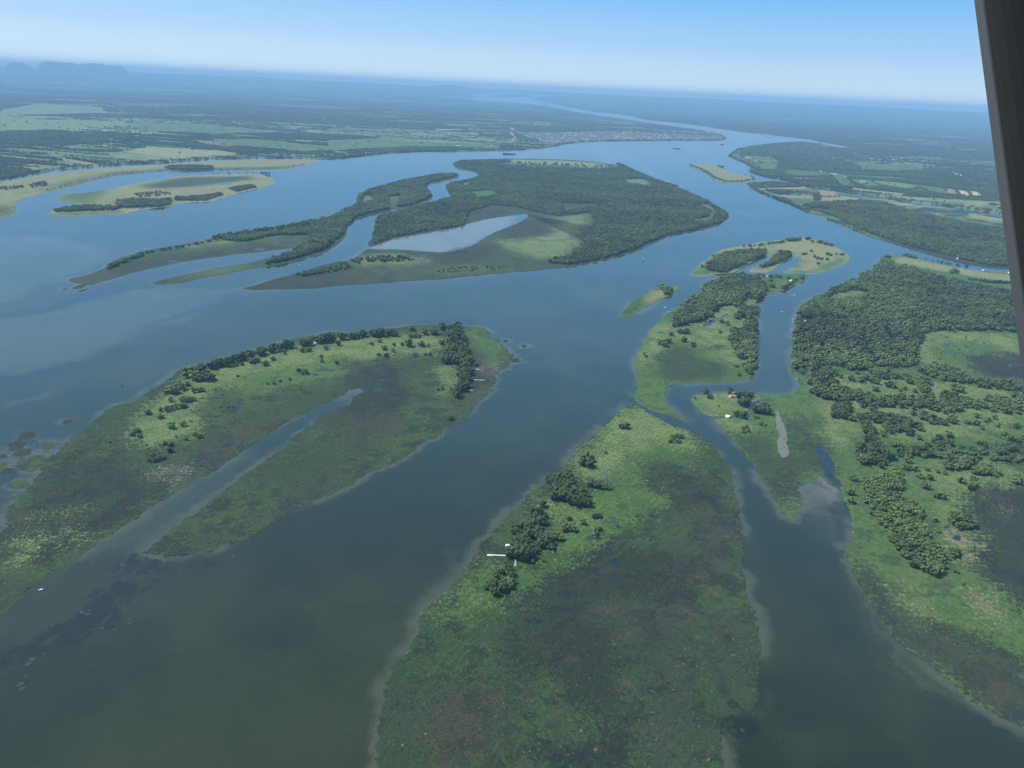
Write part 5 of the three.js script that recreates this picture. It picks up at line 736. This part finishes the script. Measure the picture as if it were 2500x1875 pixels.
{
  const rest = far.slice(240), hg = mergeGeometries([paint(wallG.toNonIndexed(), [1, 1, 1]), paint(roofG.index ? roofG.toNonIndexed() : roofG.clone(), [0.55, 0.52, 0.52])].map((g) => { g.deleteAttribute('uv'); return g; }));
  const im = new THREE.InstancedMesh(hg, new THREE.MeshStandardMaterial({ color: lin(0.7, 0.68, 0.66), roughness: 0.9, vertexColors: true }), rest.length);
  rest.forEach((f, n) => { Q4.setFromAxisAngle(UP, f.t); im.setMatrixAt(n, M4.compose(V4.set(f.x, 1.0, f.z), Q4, S4.set(f.w, f.h, f.d))); const g = rr(0.6, 1.3); im.setColorAt(n, TINT.setRGB(g, g * rr(0.75, 1), g * rr(0.7, 1))); });
  put(im, 'distant_houses', 'mass of distant houses behind the riverside town', 'houses', null, 'stuff');
}
// larger buildings of the town and farms
const block = (sx, sy, w, d, h, turn, m, label) => {
  const [x, z] = ground(sx, sy, 1), g = new THREE.Group(); mesh('wall', wallG, m, g).scale.set(w, h, d);
  const r = mesh('roof', new THREE.BoxGeometry(1, 1, 1), ROOFS[3], g); r.scale.set(w * 1.02, 0.8, d * 1.02); r.position.y = h + 0.41;
  for (let k = 0; k < 4; k++) { const b = mesh('window_band', new THREE.BoxGeometry(1, 1, 1), glassDark, g); b.scale.set(w * 0.2, h * 0.3, 0.4); b.position.set((k - 1.5) * w * 0.24, h * 0.55, d / 2 + 0.1); }
  g.position.set(x, 1, z); g.rotation.y = turn; put(g, 'building', label, 'building', 'large buildings of the town and farms');
};
block(1415, 329, 90, 40, 10, 0.1, WALLS[0], 'long white hall in the middle of the riverside town'); block(1525, 324, 60, 40, 16, 0.1, WALLS[0], 'tall white building at the back of the riverside town'); block(1508, 336, 60, 46, 12, -0.1, WALLS[0], 'white warehouse near the town waterfront'); block(1592, 343, 60, 30, 10, 0, WALLS[1], 'pale waterfront hall at the town quay'); block(1465, 290, 90, 50, 9, 0, WALLS[0], 'white factory hall behind the town woods'); block(1612, 336, 30, 30, 26, 0.2, WALLS[1], 'tall pale block beside the quay'); block(1208, 357, 70, 50, 8, 0, WALLS[0], 'white hall on the far left bank near the ship'); block(1118, 357, 60, 30, 6, 0, WALLS[0], 'long white shed on the far left bank'); block(1877, 336, 90, 30, 8, 0, WALLS[0], 'long white shed beyond the river mouth'); block(1828, 387, 70, 20, 6, 0.1, WALLS[0], 'white greenhouse row in the right bank field'); block(2108, 445, 40, 20, 7, 0, WALLS[0], 'white barn on the right bank farm road'); block(2078, 432, 46, 20, 7, 0.1, WALLS[0], 'long white barn left on the farm road'); block(668, 273, 60, 26, 7, 0, WALLS[0], 'white barn in the hamlet on the left plain'); block(783, 312, 70, 30, 7, 0, WALLS[0], 'white barn in the left plain village'); block(456, 221, 240, 70, 12, 0, WALLS[0], 'long white barn far out on the left plain');
{
  const [x, z] = ground(1631, 341, 1), g = new THREE.Group();
  for (let k = 0; k < 5; k++) { const s = mesh('silo', new THREE.CylinderGeometry(6, 6, 26, 16).translate(0, 13, 0), WALLS[0], g); s.position.set((k - 2) * 12.4, 0, 0); const c = mesh('silo_cap', new THREE.ConeGeometry(6.3, 3, 16).translate(0, 27.6, 0), ROOFS[1], s); }
  const tw = mesh('elevator_tower', new THREE.BoxGeometry(9, 40, 9).translate(0, 20, 0), WALLS[1], g); tw.position.set(38, 0, 0);
  g.position.set(x, 1, z); put(g, 'grain_elevator', 'pale grain elevator with silos on the town quay', 'elevator');
}
{ // white steam rising at the tip of the town
  const [x, z] = ground(1757, 327, 1), p = [];
  for (let k = 0; k < 9; k++) { const s = new THREE.IcosahedronGeometry(rr(9, 15), 2), t = k / 9; s.translate(Math.sin(t * 6.3) * 15 + rr(-5, 5), 14 + t * 46, rr(-10, 10)); p.push(s); }
  const o = mesh('', mergeGeometries(p), new THREE.MeshStandardMaterial({ color: lin(0.85, 0.86, 0.88), roughness: 1, transparent: true, opacity: 0.75 }));
  put(o, 'steam', 'white puff of steam rising at the tip of the town', 'steam', null, 'stuff'); o.position.set(x, 1, z);
}

// ---------------------------------------------------------------- boats, ships, docks, marker
const hullWhite = std(0.82, 0.83, 0.84, 0.35), hullDark = std(0.05, 0.05, 0.06, 0.5), rust = std(0.20, 0.06, 0.04, 0.6), deckTan = std(0.35, 0.24, 0.18), plank = std(0.62, 0.58, 0.54);
function hullGeometry(len, beam, dep, sheer = 0.25) {
  const n = 14, pos = [], idx = [];
  for (let k = 0; k <= n; k++) { const t = k / n, w = beam / 2 * (t < 0.6 ? 0.9 + 0.1 * t / 0.6 : Math.sqrt(Math.max(0, 1 - Math.pow((t - 0.6) / 0.4, 2)))), top = dep * (1 + sheer * t * t), x = (t - 0.5) * len; pos.push(x, top, -w, x, top, w, x, -dep * 0.3, w * 0.7, x, -dep * 0.3, -w * 0.7); }
  for (let k = 0; k < n; k++) { const a = k * 4, b = a + 4; for (const [i, j] of [[0, 1], [1, 2], [2, 3], [3, 0]]) idx.push(a + i, a + j, b + i, a + j, b + j, b + i); }
  idx.push(0, 3, 1, 1, 3, 2);
  const g = new THREE.BufferGeometry(); g.setAttribute('position', new THREE.Float32BufferAttribute(pos, 3)); g.setIndex(idx); const f = g.toNonIndexed(); f.computeVertexNormals(); return f;
}
const bxg = (w, h, d, x, y, z) => new THREE.BoxGeometry(w, h, d).translate(x, y, z);
function ship(sx, sy, len, turn, m, label) {
  const [x, z] = ground(sx, sy, 0), g = new THREE.Group(), k = len / 120; g.scale.setScalar(k);
  mesh('hull', hullGeometry(120, 18, 7), m, g); mesh('deck', bxg(100, 0.6, 14, -6, 7.5, 0), deckTan, g);
  for (let i = 0; i < 6; i++) mesh('hatch', bxg(11, 1.6, 10, -30 + i * 14, 8.4, 0), rust, g);
  const s = mesh('superstructure', bxg(11, 13, 15, -50, 13.8, 0), hullWhite, g); mesh('bridge_window', bxg(0.3, 1.8, 13, -44.35, 18.4, 0), glassDark, s);
  mesh('funnel', new THREE.CylinderGeometry(2, 2.4, 8, 12).translate(-56, 21, 0), rust, g); mesh('mast', new THREE.CylinderGeometry(0.4, 0.5, 14, 8).translate(46, 14, 0), hullWhite, g);
  g.position.set(x, 0, z); g.rotation.y = turn; put(g, 'cargo_ship', label, 'ship', 'cargo ships on the far river');
}
ship(1243, 376.5, 125, 0.02, hullDark, 'long dark cargo ship with white bridge near the left bank'); ship(1652, 363, 100, -0.5, rust, 'red hulled cargo ship off the town waterfront'); ship(1763, 353, 110, 0.7, hullDark, 'dark cargo ship off the tip of the town');
function motorboat(sx, sy, len, turn, label, cabin = true) {
  const [x, z] = ground(sx, sy, 0), g = new THREE.Group(); mesh('hull', hullGeometry(len, len * 0.32, len * 0.12), hullWhite, g); mesh('cockpit', bxg(len * 0.3, 0.1, len * 0.2, -len * 0.28, len * 0.125, 0), deckTan, g);
  if (cabin) { const c = mesh('cabin', bxg(len * 0.34, len * 0.13, len * 0.22, 0.02 * len, len * 0.18, 0), hullWhite, g); mesh('windshield', bxg(len * 0.02, len * 0.07, len * 0.2, len * 0.2, len * 0.21, 0), glassDark, c); }
  mesh('outboard_motor', bxg(len * 0.06, len * 0.14, len * 0.06, -len * 0.53, len * 0.06, 0), hullDark, g);
  g.position.set(x, 0, z); g.rotation.y = turn; put(g, 'motorboat', label, 'boat', 'small boats among the islands');
}
motorboat(1938, 721.5, 12, -0.35, 'larger white motorboat in the straight channel below the point'); motorboat(1909, 762, 8, 0.6, 'small white motorboat alone in the straight channel'); motorboat(1631, 762.5, 8, 0.5, 'white motorboat below the sailboat near the long island'); motorboat(1205, 560, 9, 0.4, 'white boat on the long pale pond'); motorboat(732, 646.5, 9, 0.4, 'white boat under way beside the narrow wooded island'); motorboat(1688, 731, 7, 0.3, 'white boat moored at the shore of the long island'); motorboat(1945, 692.5, 6, 0.3, 'white boat moored at the island point'); motorboat(1863, 723.5, 7, 0.3, 'white boat at the landing of the long island'); motorboat(1943, 772, 7, 0, 'white boat moored by the right forest shore'); motorboat(1936.5, 787, 7, 0.1, 'white boat moored below a dock of the right forest'); motorboat(1151, 953, 6, 0.4, 'pale boat drawn up below the horseshoe island belt', false); motorboat(99, 1440, 5, 0.6, 'tiny pale boat near the lower left marsh', false); motorboat(1944, 925, 5, 0, 'white boat at the lower end of the straight channel', false); motorboat(353, 608.5, 9, 0.2, 'white boat beyond the narrow wooded island tip');
function sailboat(sx, sy, len, turn, sails, label) {
  const [x, z] = ground(sx, sy, 0), g = new THREE.Group(); mesh('hull', hullGeometry(len, len * 0.3, len * 0.12), hullWhite, g); mesh('cabin', bxg(len * 0.3, len * 0.06, len * 0.16, 0, len * 0.16, 0), hullWhite, g);
  mesh('mast', new THREE.CylinderGeometry(0.06, 0.09, len * 1.35, 8).translate(len * 0.08, len * 0.75, 0), hullWhite, g); mesh('boom', new THREE.CylinderGeometry(0.06, 0.06, len * 0.45, 6).rotateZ(Math.PI / 2).translate(-len * 0.15, len * 0.26, 0), hullWhite, g);
  if (sails) { const tri = (name, a, b, c) => { const s = new THREE.Shape([new THREE.Vector2(...a), new THREE.Vector2(...b), new THREE.Vector2(...c)]), e = new THREE.ExtrudeGeometry(s, { depth: 0.05, bevelEnabled: false }); mesh(name, e, hullWhite, g); }; tri('mainsail', [len * 0.06, len * 0.28], [-len * 0.38, len * 0.28], [len * 0.06, len * 1.38]); tri('jib', [len * 0.5, len * 0.18], [len * 0.12, len * 0.26], [len * 0.1, len * 1.25]); }
  g.position.set(x, 0, z); g.rotation.y = turn; put(g, 'sailboat', label, 'sailboat');
}
sailboat(1570.5, 633, 10, 0.3, true, 'sailboat under white sails in the wide open channel'); sailboat(1624, 751, 9, 0.5, false, 'sailboat with a bare mast beside the slender grass island');
function dock(ax, ay, bx, by, label, wide = 2) {
  const [x0, z0] = ground(ax, ay, 0.7), [x1, z1] = ground(bx, by, 0.7), L = Math.hypot(x1 - x0, z1 - z0), g = new THREE.Group();
  const n = Math.max(3, Math.round(L / 3)); for (let k = 0; k < n; k++) { const p = mesh('plank_section', bxg(L / n - 0.12, 0.12, wide * (k < n * 0.4 && wide > 2 ? 1.35 : 1), (k + 0.5) * L / n, 0.75, 0), plank, g); }
  for (let k = 0; k <= n; k += 2) for (const s of [-1, 1]) mesh('post', new THREE.CylinderGeometry(0.12, 0.12, 1.6, 6).translate(k * L / n, 0.2, s * wide * 0.44), bark, g);
  g.position.set(x0, 0, z0); g.rotation.y = -Math.atan2(z1 - z0, x1 - x0); put(g, 'dock', label, 'dock', 'docks along the island shores');
}
dock(1189, 1355, 1234, 1356, 'long white dock at the bottom centre island', 2.6); dock(1929, 804, 1938, 805, 'thin white dock halfway down the straight channel'); dock(1932, 778, 1941, 779, 'white dock at the upper forest shore'); dock(1932, 826, 1944, 827, 'long white dock below the forest shore middle'); dock(1930, 880, 1939, 881, 'short white dock at the lower forest shore'); dock(1841, 727, 1863, 726, 'grey landing on the long wooded island'); dock(1155, 927, 1184, 928, 'pale dock at the horseshoe island tip'); dock(1152, 901, 1172, 902, 'short pale dock above the other at the island tip');
{ // white range marker beside the willows
  const [x, z] = ground(1258, 1380, 0.4), g = new THREE.Group();
  mesh('panel', bxg(1.6, 4.2, 0.25, 0, 6.6, 0), hullWhite, g); for (const s of [-1, 1]) { mesh('leg', bxg(0.3, 5, 0.3, s * 0.9, 2.4, 0.3), hullWhite, g); const l = mesh('leg', bxg(0.3, 5, 0.3, s * 0.9, 2.4, -0.3), hullWhite, g); l.rotation.x = -0.18; }
  mesh('crossbar', bxg(2.1, 0.3, 0.3, 0, 3.4, 0.35), hullWhite, g); mesh('base', bxg(2.6, 0.5, 2.2, 0, 0.2, 0), hullWhite, g);
  g.position.set(x, 0.4, z); g.rotation.y = -0.8; put(g, 'channel_marker', 'white panel channel marker on legs before the willow clump', 'marker');
}
for (const [sx, sy, label] of [[1185, 677, 'pale buoy off the marsh shore of the central island'], [298, 943, 'dark buoy above the shore of the horseshoe island'], [1064, 685, 'small buoy near the marsh edge of the central island']]) {
  const [x, z] = ground(sx, sy, 0), g = new THREE.Group(); mesh('float', new THREE.CylinderGeometry(1, 1.1, 1.2, 14), rust, g); mesh('tower', new THREE.ConeGeometry(0.7, 3, 8).translate(0, 2.1, 0), sx === 1185 ? hullWhite : hullDark, g);
  g.position.set(x, 0.2, z); put(g, 'buoy', label, 'buoy');
}
// ---------------------------------------------------------------- the aircraft's strut beside the camera
{
  const at = (sx, sy, D) => new THREE.Vector3((sx - PW / 2) / FOCAL, -(sy - PH / 2) / FOCAL, -1).multiplyScalar(D).applyQuaternion(camera.quaternion).add(camera.position);
  const a = at(2385, -60, 1.25), b = at(2512, 900, 1.05), axis = b.clone().sub(a), L = axis.length(); axis.normalize();
  const s = new THREE.Shape(), n = 28; for (let k = 0; k <= n; k++) { const t = k / n * 2 * Math.PI, x = 0.075 * (1 - Math.cos(t)), y = 0.026 * Math.sin(t) * (1 + 0.35 * Math.cos(t)); k ? s.lineTo(x, y) : s.moveTo(x, y); }
  const g = new THREE.ExtrudeGeometry(s, { depth: L + 0.7, bevelEnabled: true, bevelSize: 0.003, bevelThickness: 0.003, bevelSegments: 2, curveSegments: 24 }); g.translate(0, 0, -0.35);
  const o = new THREE.Group(); mesh('fairing', g, new THREE.MeshPhysicalMaterial({ color: lin(0.010, 0.012, 0.012), roughness: 0.85, specularIntensity: 0.3 }), o);
  mesh('leading_edge_tape', new THREE.BoxGeometry(0.004, 0.02, L + 0.6).translate(-0.001, 0, L / 2), new THREE.MeshStandardMaterial({ color: lin(0.05, 0.052, 0.055), roughness: 0.6 }), o);
  const right = new THREE.Vector3(1, 0, 0).applyQuaternion(camera.quaternion), X = right.clone().addScaledVector(axis, -right.dot(axis)).normalize(), Y = axis.clone().cross(X);
  o.matrixAutoUpdate = false; const m = new THREE.Matrix4().makeBasis(X, Y, axis); m.setPosition(a); m.decompose(o.position, o.quaternion, o.scale); o.matrixAutoUpdate = true; o.updateMatrix();
  put(o, 'wing_strut', 'dark grey aircraft wing strut slanting down the right edge', 'strut');
}
renderer.render(scene, camera);
